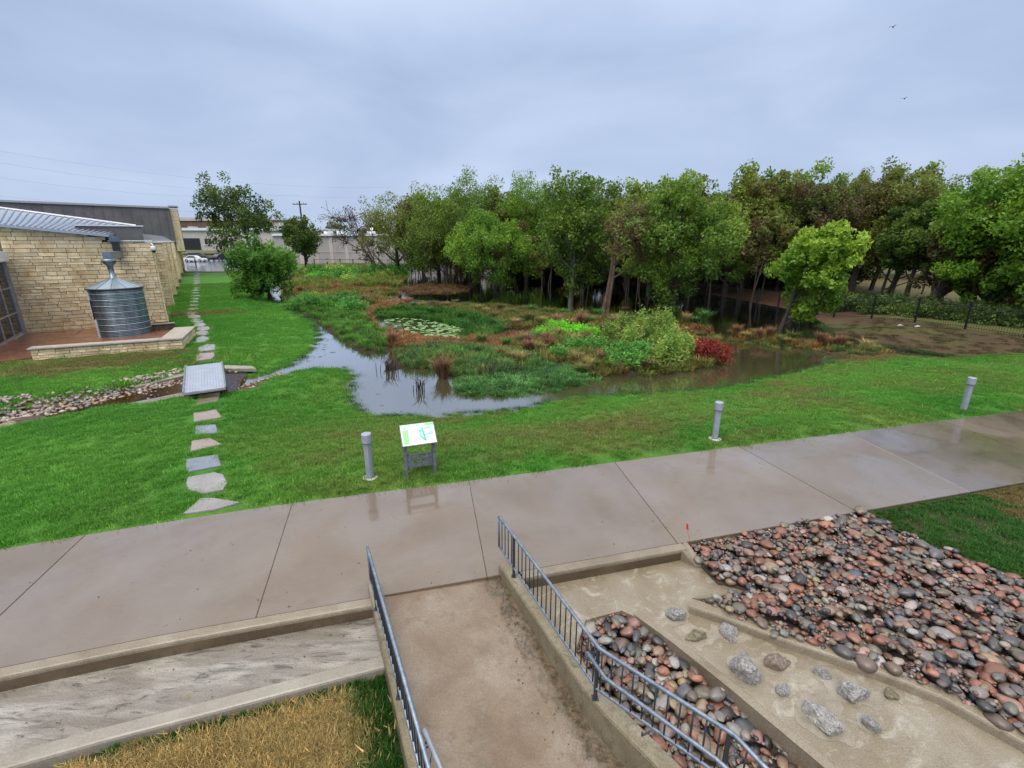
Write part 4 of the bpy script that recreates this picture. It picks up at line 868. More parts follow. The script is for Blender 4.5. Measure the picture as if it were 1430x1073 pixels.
# ------------------------------------------------------------------ stepping stones and metal bridge
M_flag = stone_like('flagstone', [(.3,(.20,.185,.175)),(.55,(.29,.265,.25)),(.75,(.36,.33,.31))], 2.2, 40, (.18,.42), .25, .008, .14, False, .7)
M_flagr = stone_like('red_flagstone', [(.3,(.22,.15,.12)),(.55,(.31,.22,.17)),(.75,(.37,.28,.23))], 2.2, 40, (.18,.42), .25, .008, .1, False, .7)
M_flagb = stone_like('blue_flagstone', [(.3,(.15,.165,.20)),(.55,(.21,.225,.26)),(.75,(.28,.29,.32))], 2.2, 40, (.12,.35), .25, .008, .1, False, .8)
sp_bed = MB()
def px_poly_ground(pts): return [tuple(gp(x, y)[:2]) for x, y in pts]
flags = [([(254,720),(281,697),(300,697),(337,703),(300,714)], M_flag, None), ([(262,668),(300,661),(312,664),(318,676),(312,686),(285,691),(265,687),(260,677)], M_flag, None),
 ([(261,643),(305,636),(309,652),(262,661),(260,652)], M_flagb, None), ([(268,617),(294,613),(311,622),(266,632)], M_flagr, None), ([(273,596),(302,594),(304,606),(272,608)], M_flagb, None),
 ([(270,578),(302,573),(310,584),(271,591)], M_flagr, None), ([(277,552),(308,547),(305,561),(273,569)], M_flagr, None),
 ([(274,499),(279,494),(299,493),(300,498),(296,502),(273,505)], M_flagr, None), ([(277,486),(290,481),(301,482),(300,489),(281,492),(277,491)], M_flag, None), ([(275,473),(283,470),(291,472),(293,475),(287,479),(273,479)], M_flag, None)]
yy_ = [(283,466,18),(284,459.5,19),(279,454,17),(275,448.5,19),(271,443,19),(269,438,16),(270,432,15),(271,427,14),(271,422,13),(271.5,417.5,13),(273,413.5,15),(272.5,409.5,14),(273,406,11),(275,403,12),(275,400,12),(275.5,397.2,12),(275.5,394.5,10),(275,392,11),(275.5,389.7,10),(275,387.6,10),(275.5,385.6,9),(275.5,383.7,9),(275.5,382,9),(275.5,380.3,8),(275.5,378.7,8),(275.5,377.2,8)]
for x_, y_, w_ in yy_:
    hh = max(.55, (y_-373)*.038); flags.append(([(x_-w_/2, y_-hh*.3), (x_-w_*.2, y_-hh), (x_+w_*.4, y_-hh*.8), (x_+w_/2, y_+hh*.3), (x_+w_*.1, y_+hh), (x_-w_*.45, y_+hh*.7)], [M_flag, M_flag, M_flagr][int(x_*7+y_) % 3], None))
bedpts = [gp(275,548), gp(305,548), gp(315,700), gp(258,715)]
spth = struct(thing('stepping_path', None, None, gp(290, 690)))
spth['kind'] = 'structure'; so = Vector(spth.location)
for pts, m_, lb in flags:
    w3 = [gp(x, y) for x, y in pts]; zt = [float(p[2])+.028-so.z for p in w3]; pl = [(p[0]-so.x, p[1]-so.y) for p in w3]
    MB().prism(pl, zt, min(zt)-.12).obj('flagstone', m_, spth, bev=.012)
M_bridge, nt, bs = new_mat('bridge_metal'); nt.links.new(ramp(nt, noise(nt, wpos(nt), 3, 4), [(.35, (.40,.43,.50)), (.65, (.50,.53,.60))]), bs.inputs['Base Color']); bs.inputs['Metallic'].default_value = .35; bs.inputs['Roughness'].default_value = .32; bs.inputs['Coat Weight'].default_value = .5
br = thing('foot_bridge', 'flat pale metal bridge plate spanning the small rocky creek', 'bridge', (*P(285,528,.05)[:2], .05)); bo = Vector(br.location)
bq = [P(259,512,.05), P(310,506,.05), P(315,541,.05), P(256,549,.05)]; bl = [(p[0]-bo.x, p[1]-bo.y) for p in bq]
MB().prism(bl, .0, -.05).obj('deck', M_bridge, br, bev=.006)
for i, j in ((3, 0), (1, 2)):
    a = Vector((*bl[i], 0)); b_ = Vector((*bl[j], 0)); MB().tube([a+Vector((0,0,.03)), b_+Vector((0,0,.03))], .03, 4).obj('edge_rail', M_bridge, br)
for i, j in ((2, 3), (0, 1)):
    a = Vector((*bl[i], 0)); b_ = Vector((*bl[j], 0)); d_ = (b_-a).normalized(); MB().tube([a+Vector((0,0,-.08)), b_+Vector((0,0,-.08))], .035, 4).obj('end_beam', M_galv_dark, br)
for k in range(1, 14):
    t = k/14; a = Vector((*bl[0], .006)).lerp(Vector((*bl[1], .006)), t); b_ = Vector((*bl[3], .006)).lerp(Vector((*bl[2], .006)), t); MB().tube([a, b_], .0035, 4, True).obj('tread_rib', M_bridge, br)

# ------------------------------------------------------------------ bollard lights
M_bol = plain('bollard_paint', (.33,.36,.43), .4, .15); M_boll = plain('bollard_base', (.50,.50,.52), .5)
bl_lab = ['grey bollard light nearest the sign, left of it by the path', 'grey bollard light in the middle of the lawn edge, right of the sign', 'rightmost grey bollard light far along the path']
for i, (x_, y_, tx, ty) in enumerate(((517,667,511.5,605),(998,613,1008,561),(1345,573,1356,527))):
    p = P(x_, y_, 0.0); h = V(tx, ty, p[1])[2]; t_ = thing('bollard_light', bl_lab[i], 'bollard', (p[0], p[1], -.01), -.3+.1*i, 'bollard lights along the path')
    ov = 1.0; MB().lathe([(.155,.0),(.155,.022),(.15,.028),(.0,.028)], 24).obj('base_plate', M_boll, t_)
    MB().box((-.066,-.058,.03),(.066,.058,h-.20)).obj('column', M_bol, t_, bev=.016)
    pr = [(.0,h-.20),(.098,h-.20),(.102,h-.19),(.102,h-.012),(.094,h),(.0,h+.004)]
    MB().lathe(pr, 28).obj('head', M_bol, t_, True if False else False)
    MB().lathe([(.0,h-.214),(.080,h-.214),(.080,h-.202),(.0,h-.202)], 20).obj('light_gap', M_galv_dark, t_)
    bt = MB().lathe([(.011,.028),(.011,.042),(0,.044)], 6).mesh('bolt', M_galv_dark)
    for k in range(4): link('bolt', bt, t_, (.122*math.cos(k*1.571+.78), .122*math.sin(k*1.571+.78), 0))

# ------------------------------------------------------------------ interpretive sign
M_sgf = stone_like('sign_frame', [(.3,(.10,.115,.14)),(.7,(.24,.27,.31))], 14, 90, (.35,.6), .3, .004, .05, False, 0, .3)
def flat(nm, c, r=.35): m, nt, bs = new_mat(nm); bs.inputs['Base Color'].default_value = (*c, 1); bs.inputs['Roughness'].default_value = r; bs.inputs['Coat Weight'].default_value = .5; return m
S_white, S_green, S_lg, S_teal, S_blue, S_aqua, S_yel, S_ink, S_peach, S_navy = flat('panel_white', (.80,.83,.90)), flat('panel_green', (.22,.70,.20)), flat('panel_pale_green', (.42,.80,.48)), flat('panel_teal', (.09,.42,.38)), flat('panel_blue', (.16,.40,.66)), flat('panel_aqua', (.42,.80,.74)), flat('panel_yellow', (.72,.82,.40)), flat('panel_ink', (.10,.20,.22)), flat('panel_peach', (.85,.72,.52)), flat('panel_dark_blue', (.06,.22,.32))
pL_, pR_ = P(568,667,0), P(606,661,0); sx = pR_-pL_; sang = math.atan2(sx[1], sx[0]); sw_ = .60
sg = thing('interpretive_sign', 'slanted information panel with green banner and pond map on two grey posts', 'sign', (pL_[0], pL_[1], -.01), sang)
for s_, n_ in ((0, 'left'), (sw_, 'right')):
    MB().box((s_-.035,-.03,0),(s_+.035,.03,.86)).box((s_-.02,-.08,.70),(s_+.02,.10,.80)).box((s_-.05,-.05,0),(s_+.05,.05,.03)).obj('leg', M_sgf, sg, bev=.005)
MB().box((.04,-.02,.72),(sw_-.04,.02,.79)).obj('rail', M_sgf, sg, bev=.004)
# perforated lettered cross panel: cells left out where the letters are cut through
rows = ['.......................', '..#..#.#...#..###......', '..#..#.#...#.#..#......', '..#..#.#.#.#.#..#......', '..#..#.##.##.#..#......', '..####.#...#..###......', '.......................']
rows = ['....................', '...#.#.#...#...###..', '...#.#.#...#..#..#..', '...#.#.#.#.#..#..#..', '...#.#.#.#.#..#..#..', '...###..#.#....###..', '....................']
cw, chh = (sw_-.08)/20, .24/7; cp_ = MB()
for r_, row in enumerate(rows):
    for c_, q_ in enumerate(row):
        if q_ == '.': cp_.box((.04+c_*cw, -.006+.0001*((r_+c_) % 2), .50-r_*chh-chh), (.04+(c_+1)*cw, .006, .50-r_*chh))
cp_.box((.04,-.014,.502),(sw_-.04,.014,.525)).box((.04,-.014,.225),(sw_-.04,.014,.255)).obj('cross_panel', M_sgf, sg)
for s_ in (0, 1): MB().add([((s_*sw_+(-1)**s_*k0), 0, z0) for k0, z0 in ((.036,.56),(.12,.50),(.12,.25),(.036,.18))]+[((s_*sw_+(-1)**s_*k0), .012, z0) for k0, z0 in ((.036,.56),(.12,.50),(.12,.25),(.036,.18))], [(0,1,2,3),(7,6,5,4),(0,4,5,1),(1,5,6,2),(2,6,7,3),(3,7,4,0)]).obj('gusset', M_sgf, sg)
pn = MB().box((-.36,-.26,-.015),(.36,.26,0)).obj('panel', M_sgf, sg, bev=.004); pn.location = (sw_/2, .03, .95); pn.rotation_euler.x = R(38)
def art(nm, pts, mat, z=.0): o = MB().prism(pts, z+.0012, z-.0004).obj(nm, mat, pn); return o
art('sheet', [(-.345,-.245),(.345,-.245),(.345,.245),(-.345,.245)], S_white, .001)
art('banner', [(-.345,.185),(.345,.185),(.345,.245),(-.345,.245)], S_lg, .003); art('banner_end', [(.18,.185),(.345,.185),(.345,.245),(.18,.245)], S_green, .0045)
art('side_block', [(-.315,-.22),(-.20,-.22),(-.20,.12),(-.315,.12)], S_green, .003)
art('picture_back', [(-.03,-.18),(.33,-.18),(.33,.17),(-.03,.17)], flat('panel_pale_blue', (.62,.80,.88)), .003)
art('pond_drawing', [(-.02,.13),(.04,.16),(.10,.15),(.13,.02),(.15,-.19),(.11,-.18),(.03,-.06),(-.02,.03)], S_aqua, .0045)
art('pond_bank', [(.08,.15),(.11,.15),(.13,.0),(.15,-.19),(.10,-.17),(.02,-.05),(.03,-.03),(.09,-.11),(.11,-.10),(.09,.02)], S_teal, .006)
art('pond_spot', [(.02,.08),(.06,.10),(.07,.05),(.04,.03)], S_teal, .006); art('pond_spot', [(.03,.0),(.06,.01),(.06,-.03),(.04,-.03)], S_blue, .006)
art('shore_wash', [(-.03,-.10),(.02,-.09),(.07,-.16),(.02,-.18),(-.04,-.17)], S_yel, .0045); art('wash_spot', [(-.11,.10),(-.06,.10),(-.04,.05),(-.09,.03)], S_peach, .0045)
def disc(cx, cy, r, n=14, ry=None): return [(cx+r*math.cos(2*math.pi*k/n), cy+(ry or r)*math.sin(2*math.pi*k/n)) for k in range(n)]
for cx, cy, m1_, m2_ in ((.25, .13, S_blue, S_aqua), (.26, -.01, S_teal, S_aqua)):
    art('callout', disc(cx, cy, .042), m1_, .0045); art('callout_centre', disc(cx, cy, .026), m2_, .006)
    art('callout_line', [(.13,cy-.045),(.13,cy-.03),(cx-.03,cy+.0),(cx-.03,cy-.015)], S_navy, .0052)
art('small_emblem', disc(-.135, .07, .028, 12, .02), S_yel, .0045); art('small_emblem_centre', disc(-.135, .07, .018, 12, .012), S_white, .006); art('sheet_emblem', disc(-.265, .155, .022), S_blue, .0045)
for k, (x_, y_) in enumerate(((-.165,-.10),(-.14,-.115),(-.10,-.09),(-.085,-.07),(-.04,-.08))): art('sketch_mark', disc(x_, y_, .011, 6, .008), S_ink, .0045)
for k in range(9):
    y_ = .09-k*.033; w_ = .1 if k % 3 else .075; art('text_line', [(-.307,y_),(-.307+w_,y_),(-.307+w_,y_+.006),(-.307,y_+.006)], flat('panel_text_%d' % k, (.45,.86,.45)), .0045)
for k in range(6): art('banner_mark', [(-.29+k*.075,.205),(-.245+k*.075,.205),(-.245+k*.075,.226),(-.29+k*.075,.226)], S_white, .0045)

# marker flag in the cobbles
M_red = plain('red_plastic', (.62,.03,.03), .4); fp = P(965,760,-.04)
fl = thing('marker_flag', 'tiny red marker flag on a wire where the cobbles meet the path', 'flag', tuple(fp)); th_ = V(958,733,fp[1]-.0)
top_ = Vector((th_[0]-fp[0], 0, .40)); MB().tube([(0,0,-.05), tuple(top_)], .0028, 5).obj('wire', M_red, fl)
MB().add([tuple(top_), tuple(top_+Vector((.03,-.02,-.02))), tuple(top_+Vector((.045,-.025,-.12))), tuple(top_+Vector((.012,-.005,-.11)))], [(0,1,2,3)]).obj('pennant', M_red, fl)

# rock in the creek
M_dkrock = stone_like('dark_red_rock', [(.3,(.05,.028,.022)),(.7,(.13,.075,.06))], 6, 50, (.35,.6), .8, .02, .05, True)
p = P(47,591,-.38); tag(link('rock', rock_mesh('rock', 91, M_dkrock), None, (p[0], p[1], -.36), (0,0,.4), (.55,.4,.26)), 'dark reddish boulder sitting in the amber creek at left', 'rock')
p = P(78,590,-.38); tag(link('rock', rock_mesh('rock', 92, M_lime), None, (p[0], p[1], -.33), (0,0,.9), (.38,.24,.16)), 'pale flat boulder on the creek bank right of the dark red one', 'rock')
p = P(22,597,-.38); tag(link('rock', rock_mesh('rock', 93, M_lime), None, (p[0], p[1], -.33), (0,0,.2), (.5,.25,.14)), 'long pale slab on the creek bank left of the dark red boulder', 'rock')
# stone edging slabs of the creek near the bridge
M_edge = stone_like('creek_edging', [(.3,(.20,.18,.15)),(.7,(.36,.33,.29))], 3, 40, (.4,.6), .4)
edg = [([(184,536),(258,519),(259,524),(188,541)], 'pale edging slab along the far creek bank left of the bridge'), ([(313,510),(352,511),(358,515),(314,515)], 'thin pale edging slab behind the bridge on the right bank'), ([(180,563),(255,548),(258,553),(190,566)], 'narrow pale edging slab at the near creek bank left of the bridge')]
for e_, lb in edg:
    z_ = -.26 if 'apron' not in lb else -.33; tag(MB().prism(poly_px(e_, z_), z_, z_-.14).obj('edging_slab' if 'apron' not in lb else 'outlet_apron', M_edge if 'apron' not in lb else M_path, bev=.015), lb, 'slab')

# ------------------------------------------------------------------ far car park, buildings, cars
M_lot = stone_like('wet_asphalt', [(.35,(.13,.135,.16)),(.65,(.24,.25,.29))], .25, 8, (.08,.35), .1, .01, .05, False, .8)
zg = lambda X_, Y_: float(ground([[X_, Y_]])[0])
lotq = [V(262,371,76), V(372,371,76), V(352,347,124), V(225,347,124)]
a, b_, c_, d_ = [np.array(k[:2]) for k in lotq]; rows_, cols_ = 14, 6; vv = []; 
for r_ in range(rows_+1):
    for q_ in range(cols_+1):
        t = r_/rows_; l_ = a+(d_-a)*t; rr_ = b_+(c_-b_)*t; p = l_+(rr_-l_)*q_/cols_; vv.append((p[0], p[1], zg(*p)+.05))
ff = np.array([[r_*(cols_+1)+q_, r_*(cols_+1)+q_+1, (r_+1)*(cols_+1)+q_+1, (r_+1)*(cols_+1)+q_] for r_ in range(rows_) for q_ in range(cols_)])
struct(link('car_park', mesh_np('car_park', np.array(vv), ff, M_lot)))
tag(MB().prism([tuple(a+np.array((-1.5,-.4))), tuple(b_+np.array((.5,-.4))), tuple(b_+np.array((.5,0))), tuple(a+np.array((-1.5,0)))], zg(*a)+.16, 0).obj('kerb', M_kerb_light), 'pale kerb between the lawn and the far car park', 'kerb')
struct(bpy.data.objects['kerb']) if False else None
M_offw = stone_like('offwhite_render', [(.3,(.46,.42,.39)),(.7,(.56,.52,.49))], .3, 4, (.6,.8), .1, .01, .04)
M_offp = stone_like('grey_lilac_render', [(.3,(.36,.33,.34)),(.7,(.43,.40,.41))], .3, 4, (.6,.8), .1, .01, .04)
M_brown = stone_like('brown_cladding', [(.3,(.13,.075,.05)),(.7,(.19,.115,.08))], .4, 5, (.6,.8), .1, .01, .04)
M_dark = plain('dark_opening', (.012,.012,.014), .6)
def slab_between(mb, p0, p1, z0, z1, th=.3):
    p0, p1 = np.array(p0[:2]), np.array(p1[:2]); t = (p1-p0)/np.linalg.norm(p1-p0); n_ = np.array((-t[1], t[0]))
    return mb.prism([tuple(p0), tuple(p1), tuple(p1+n_*th), tuple(p0+n_*th)], z1, z0)
# white workshop with the garage opening
Yw = 126
w_ = thing('workshop_building', 'long off-white workshop with dark garage opening beyond the car park', 'building', (V(240,347,Yw)[0], Yw, V(240,347,Yw)[2])); wo = Vector(w_.location)
def face(par, name, px0, py0, px1, py1, Y0, mat, th=.3, off=0):
    """an upright slab whose front fills a window of the far facade"""
    a = V(px0, py0, Y0-off); b_ = V(px1, py1, Y0-off); o_ = Vector(par.location)
    return MB().box((a[0]-o_.x, Y0-off-o_.y, b_[2]-o_.z), (b_[0]-o_.x, Y0-off+th-o_.y, a[2]-o_.z)).obj(name, mat, par)
face(w_, 'wall', 236, 322, 442, 350, Yw, M_offw, 18)
face(w_, 'roof_edge', 234, 318.5, 444, 322, Yw, M_white, 19, .5)
face(w_, 'garage_opening', 253, 333, 281, 349, Yw, M_dark, .1, .15)
face(w_, 'window', 285, 333.5, 296, 341.5, Yw, M_dark, .1, .15); face(w_, 'window_frame', 284, 341.8, 297, 342.6, Yw, M_white, .1, .25)
for k in range(3): face(w_, 'mullion', 285+k*5.2, 333.5, 285.6+k*5.2, 341.5, Yw, M_offw, .1, .25)
face(w_, 'door_opening', 319.5, 333, 327.5, 347, Yw, M_dark, .1, .15)
for k in range(5): face(w_, 'rooftop_unit', 262+k*26, 316.5, 270+k*26, 319, Yw+4, M_offp, 2)
b2_ = thing('brown_building', 'low brown clad building with white roof line behind the workshop', 'building', (V(240,330,165)[0], 165, V(240,330,165)[2]))
face(b2_, 'wall', 200, 308.5, 350, 334, 165, M_brown, 20); face(b2_, 'roof_edge', 199, 304, 352, 308.5, 165, M_offw, 21, .4)
for k in range(14): face(b2_, 'panel_joint', 205+k*10.5, 309, 205.5+k*10.5, 320, 165, M_dkpanel, .1, .1)
b3_ = thing('office_building', 'pale low office building half hidden behind the big tree at left', 'building', (V(400,330,170)[0], 170, V(400,330,170)[2]))
face(b3_, 'wall', 380, 310, 408, 334, 170, M_offw, 12); face(b3_, 'roof_edge', 379, 307.5, 409, 310, 170, M_brown, 12.5, .3)
for k in range(3): face(b3_, 'pilaster', 391+k*4, 311, 392.5+k*4, 330, 170, M_white, .3, .3)
Yp = 104
b4_ = thing('warehouse', 'long grey warehouse wall with thin white roof edge behind the bare leaning tree', 'building', (V(480,381,Yp)[0], Yp, V(480,381,Yp)[2]))
face(b4_, 'wall', 380, 329, 820, 381, Yp, M_offp, 25); face(b4_, 'roof_edge', 379, 326.5, 822, 329.5, Yp, M_white, 26, .4)
for k in range(20): face(b4_, 'wall_joint', 400+k*21, 330, 400.5+k*21, 378, Yp, M_offw, .06, .06)
face(b4_, 'wall_base', 380, 352, 820, 352.8, Yp, M_offw, .06, .07)
for k, x_ in enumerate((452, 470, 512)): face(b4_, 'rooftop_unit', x_, 323, x_+9, 327, Yp+6, M_white, 2)
# vehicles, built as real bodies
def car(name, label, px_, py_, Y0, col, L=4.7, Hc=1.42, cat='car', van=False, rz=0):
    p = V(px_, py_, Y0); z0 = zg(p[0], p[1])+.05; t_ = thing(name, label, cat, (p[0], p[1], z0), rz)
    m_, nt, bs = new_mat('car_paint'); bs.inputs['Base Color'].default_value = (*col, 1); bs.inputs['Roughness'].default_value = .25; bs.inputs['Coat Weight'].default_value = 1
    if van: low = [(-L/2,.35),(-L/2,.95),(-L*.44,1.05),(L*.26,1.05),(L*.46,.9),(L/2,.7),(L/2,.35)]; top = [(-L*.47,1.05),(-L*.43,Hc),(L*.10,Hc),(L*.27,1.05)]
    else: low = [(-L/2,.32),(-L/2+.03,.82),(-L*.40,.92),(L*.20,.92),(L*.45,.78),(L/2,.58),(L/2,.32)]; top = [(-L*.40,.92),(-L*.24,Hc),(L*.05,Hc),(L*.22,.92)]
    def ext(pr, w0, w1=None, ym=0):
        w1 = w1 or w0; n_ = len(pr); v_ = [(x, -w0/2, z) for x, z in pr]+[(x, w0/2, z) for x, z in pr]
        if w1 != w0: v_ = [(x, -(w0 if z < 1.06 and z < Hc-.1 else w1)/2, z) for x, z in pr]+[(x, (w0 if z < 1.06 and z < Hc-.1 else w1)/2, z) for x, z in pr]
        return MB().add(v_, [tuple(range(n_))[::-1], tuple(range(n_, 2*n_))]+[(i, (i+1) % n_, (i+1) % n_+n_, i+n_) for i in range(n_)])
    ext(low, 1.78).obj('body', m_, t_, bev=.06); ext(top, 1.60, 1.25).obj('roof', m_, t_, bev=.05)
    cx = sum(x for x, _ in top)/4; gl_ = [(cx+(x-cx)*.86, z0_+(.03 if z0_ < 1.1 else -.09)) for x, z0_ in top]; ext(gl_, 1.64, 1.34).obj('window', M_glass, t_)
    wh = MB().lathe([(0,-.11),(.2,-.11),(.33,-.09),(.33,.09),(.2,.11),(0,.11)], 18).mesh('wheel', M_dark, True); hb = MB().lathe([(0,-.12),(.19,-.12),(.19,.12),(0,.12)], 12).mesh('rim', M_alu)
    for sx_ in (-.31, .31):
        for sy_ in (-.80, .80): q_ = link('wheel', wh, t_, (L*sx_, sy_, .33), (math.pi/2, 0, 0)); link('rim', hb, q_)
    for sy_ in (-.6, .6): MB().box((L/2-.06, sy_-.16, .6), (L/2-.01, sy_+.16, .72)).obj('headlight', M_white, t_); MB().box((-L/2-.01, sy_-.16, .68), (-L/2+.04, sy_+.16, .8)).obj('tail_light', M_red, t_)
    return t_
car('parked_car', 'white saloon car parked at the left of the far car park', 271, 354, 112, (.75,.77,.8), rz=.05)
car('parked_van', 'dark van parked behind the white saloon car', 277, 350, 119, (.02,.022,.03), 5.0, 1.85, 'van', True, rz=.1)
car('parked_car', 'small dark hatchback on its own by the workshop wall', 305.5, 347.5, 122, (.03,.035,.06), 3.9, 1.45, rz=1.3)
p = gp(274, 373); tag(MB().box((-.07,-.07,0),(.07,.07,1.5)).box((-.1,-.1,1.5),(.1,.1,1.56)).obj('short_post', M_dark, None, loc=p), 'short black post at the end of the stepping stones', 'post')
# utility pole and wires
pp = V(429,366,86); up = thing('utility_pole', 'dark wooden utility pole with crossarm rising behind the round dark tree', 'pole', (pp[0], pp[1], pp[2]))
ptop = V(424,281,86)[2]-pp[2]
M_pole = plain('pole_wood', (.045,.035,.03), .8)
MB().tube([(0,0,0),(-.1,0,ptop)], [.19,.13], 8).obj('pole', M_pole, up); MB().tube([(-1.3,0,ptop-.5),(1.1,0,ptop-.5)], .07, 4).obj('crossarm', M_pole, up)
for k in (-1.2,-.5,.5,1.0): MB().lathe([(.05,0),(.07,.12),(.03,.25),(0,.25)], 8, (k,0,ptop-.43)).obj('insulator', M_alu, up)
MB().lathe([(0,-.5),(.22,-.5),(.22,.4),(0,.45)], 10, (.45,0,ptop-2.6)).obj('transformer', M_pole, up)
M_wire = plain('wire', (.22,.25,.33), .6)
wl_ = ['highest power line across the sky at left', 'second power line from the top in the left sky', 'third power line from the top in the left sky', 'lowest power line crossing the left sky']
for k, ((x0_, y0_), (x1_, y1_)) in enumerate((((-120,190),(545,262)), ((-120,207),(545,276)), ((-120,229),(420,272)), ((-120,262),(700,300)))):
    A_ = V(x0_, y0_, 95); B_ = V(x1_, y1_, 150); pts_ = [tuple(A_+(B_-A_)*t-np.array((0,0,1))*2.6*4*t*(1-t)) for t in np.linspace(0, 1, 24)]
    tag(MB().tube(pts_, .013, 4).obj('power_line', M_wire), wl_[k], 'cable')
# far timber/wire fence
fo = thing('paddock_fence', 'low dark post and rail fence in front of the grey warehouse', 'fence', (V(440,378,92)[0], 92, V(440,378,92)[2])); fo_ = Vector(fo.location)
fps = [V(x_, 376+(x_-440)*.01, 92-(x_-440)*.02) for x_ in range(440, 800, 18)]
for a, b_ in zip(fps[:-1], fps[1:]):
    A_ = Vector(a)-fo_; B_ = Vector(b_)-fo_; MB().tube([A_+Vector((0,0,-.4)), A_+Vector((0,0,1.9))], .09, 6).obj('post', M_pole, fo)
    for z_ in (.5, 1.1, 1.75): MB().tube([A_+Vector((0,0,z_)), B_+Vector((0,0,z_))], .035, 4).obj('rail', M_pole, fo)
# street lamps seen through the grove
M_lamp = plain('lamp_globe', (.8,.8,.8), .3, 0, ((1,.97,.9), 1.2))
for (x_, yt, yb_, Y_), lb in zip(((580,333,380,88),(523,320,372,98)), ('white globe street lamp showing between the trunks at the left end of the grove', 'white globe street lamp left of the grove in front of the warehouse')):
    p = V(x_, yb_, Y_); h = V(x_, yt, Y_)[2]-p[2]; t_ = thing('street_lamp', lb, 'lamp', tuple(p)); MB().tube([(0,0,0),(0,0,h-.2)], .07, 6).obj('pole', M_pole, t_); MB().lathe([(0,-.3),(.2,-.25),(.3,0),(.2,.25),(0,.3)], 12, (0,0,h)).obj('globe', M_lamp, t_, True)

# ------------------------------------------------------------------ iron fence on the right
M_iron = plain('black_iron', (.012,.012,.014), .5, .2)
f0 = FENCE[0]; ifn = thing('iron_fence', 'black iron picket fence running along the grove and the field at right', 'fence', (f0[0], f0[1], zg(*f0))); io = Vector(ifn.location)
pst = []
for a, b_ in zip(FENCE[:-1], FENCE[1:]):
    a = np.array(a); b_ = np.array(b_); L_ = np.linalg.norm(b_-a); k = max(1, int(round(L_/2.35))); pst += [a+(b_-a)*i/k for i in range(k)]
pst.append(np.array(FENCE[-1]))
for i, (a, b_) in enumerate(zip(pst[:-1], pst[1:])):
    za, zb_ = zg(*a), zg(*b_); A_ = Vector((a[0], a[1], za))-io; B_ = Vector((b_[0], b_[1], zb_))-io
    MB().box((A_.x-.04, A_.y-.04, A_.z-.2), (A_.x+.04, A_.y+.04, A_.z+1.48)).box((A_.x-.055, A_.y-.055, A_.z+1.48), (A_.x+.055, A_.y+.055, A_.z+1.52)).obj('post', M_iron, ifn)
    pk = MB(); U = Vector((0,0,1))
    for z_ in (.14, 1.16, 1.32): pk.tube([A_+U*z_, B_+U*z_], .017, 4)
    n_ = int((B_-A_).length/.115)
    for j in range(1, n_): q_ = A_.lerp(B_, j/n_); pk.tube([q_+U*.05, q_+U*1.40], .009, 3, False)
    o = pk.obj('picket_panel', M_iron, ifn)
# old posts in the field beyond
for (x_, y_, s_), lb in zip(((1345,432,1.1),(1287,410,1.0),(1305,432,.9)), ('leaning dark post in the field right of the big leaning trunk', 'thin dark post in the field left of the big leaning trunk', 'stub of a dark post behind the iron fence near the thick trunk')):
    p = gp(x_, y_); tag(MB().tube([(0,0,-.1),(.12,0,s_*.9)], .07, 6).obj('field_post', M_pole, None, loc=p), lb, 'post')
M_lit = plain('litter_white', (.7,.7,.68), .5)
for (x_, y_), lb in zip(((1257,455.5),(1281,457)), ('small white scrap of litter on the mud by the iron fence', 'longer white scrap of litter right of the smaller one on the mud')):
    p = gp(x_, y_); tag(MB().box((-.16,-.07,0),(.14,.06,.05)).box((-.05,-.1,.02),(.08,.1,.08)).obj('litter', M_lit, None, bev=.02, loc=p), lb, 'litter')
for (x_, y_, s_), lb in zip(((1252,484,1.0),(1420,508,.9)), ('shallow rain puddle on the mud', 'stony puddle edge at far right')):
    pass

pc_ = gp(1292, 493); pz = float(pc_[2])+.02; g = PL([(1238,489),(1262,484),(1300,486),(1348,497),(1330,503),(1295,500),(1262,497)], pz)
struct(MB().prism(g, pz, pz-.01).obj('rain_puddle', M_water))
# ------------------------------------------------------------------ trees
M_bark = stone_like('bark', [(.3,(.035,.027,.022)),(.7,(.085,.068,.055))], 3, 18, (.7,.9), .8, .02, .2)
M_barkp = stone_like('pale_bark', [(.3,(.13,.11,.09)),(.7,(.26,.23,.20))], 3, 18, (.7,.9), .8, .02, .1)
M_barko = stone_like('split_orange_bark', [(.4,(.09,.065,.05)),(.6,(.22,.12,.065))], 2, 18, (.7,.9), .8, .02, .1)
LM = {'g': leaf_mat('leaf_green', (.045,.10,.014), (.11,.19,.026), (.19,.28,.04)),
      'b': leaf_mat('leaf_turning', (.10,.06,.028), (.12,.15,.028), (.18,.24,.04)),
      'r': leaf_mat('leaf_brown', (.11,.055,.032), (.12,.095,.04), (.11,.17,.035)),
      'd': leaf_mat('leaf_dark', (.03,.06,.012), (.065,.115,.02), (.12,.18,.03)),
      'y': leaf_mat('leaf_lime', (.06,.15,.014), (.18,.32,.03), (.32,.46,.055)),
      'v': leaf_mat('leaf_vivid', (.045,.12,.013), (.115,.225,.022), (.20,.32,.034)),
      'w': leaf_mat('leaf_willow', (.04,.11,.016), (.085,.21,.028), (.14,.29,.04))}
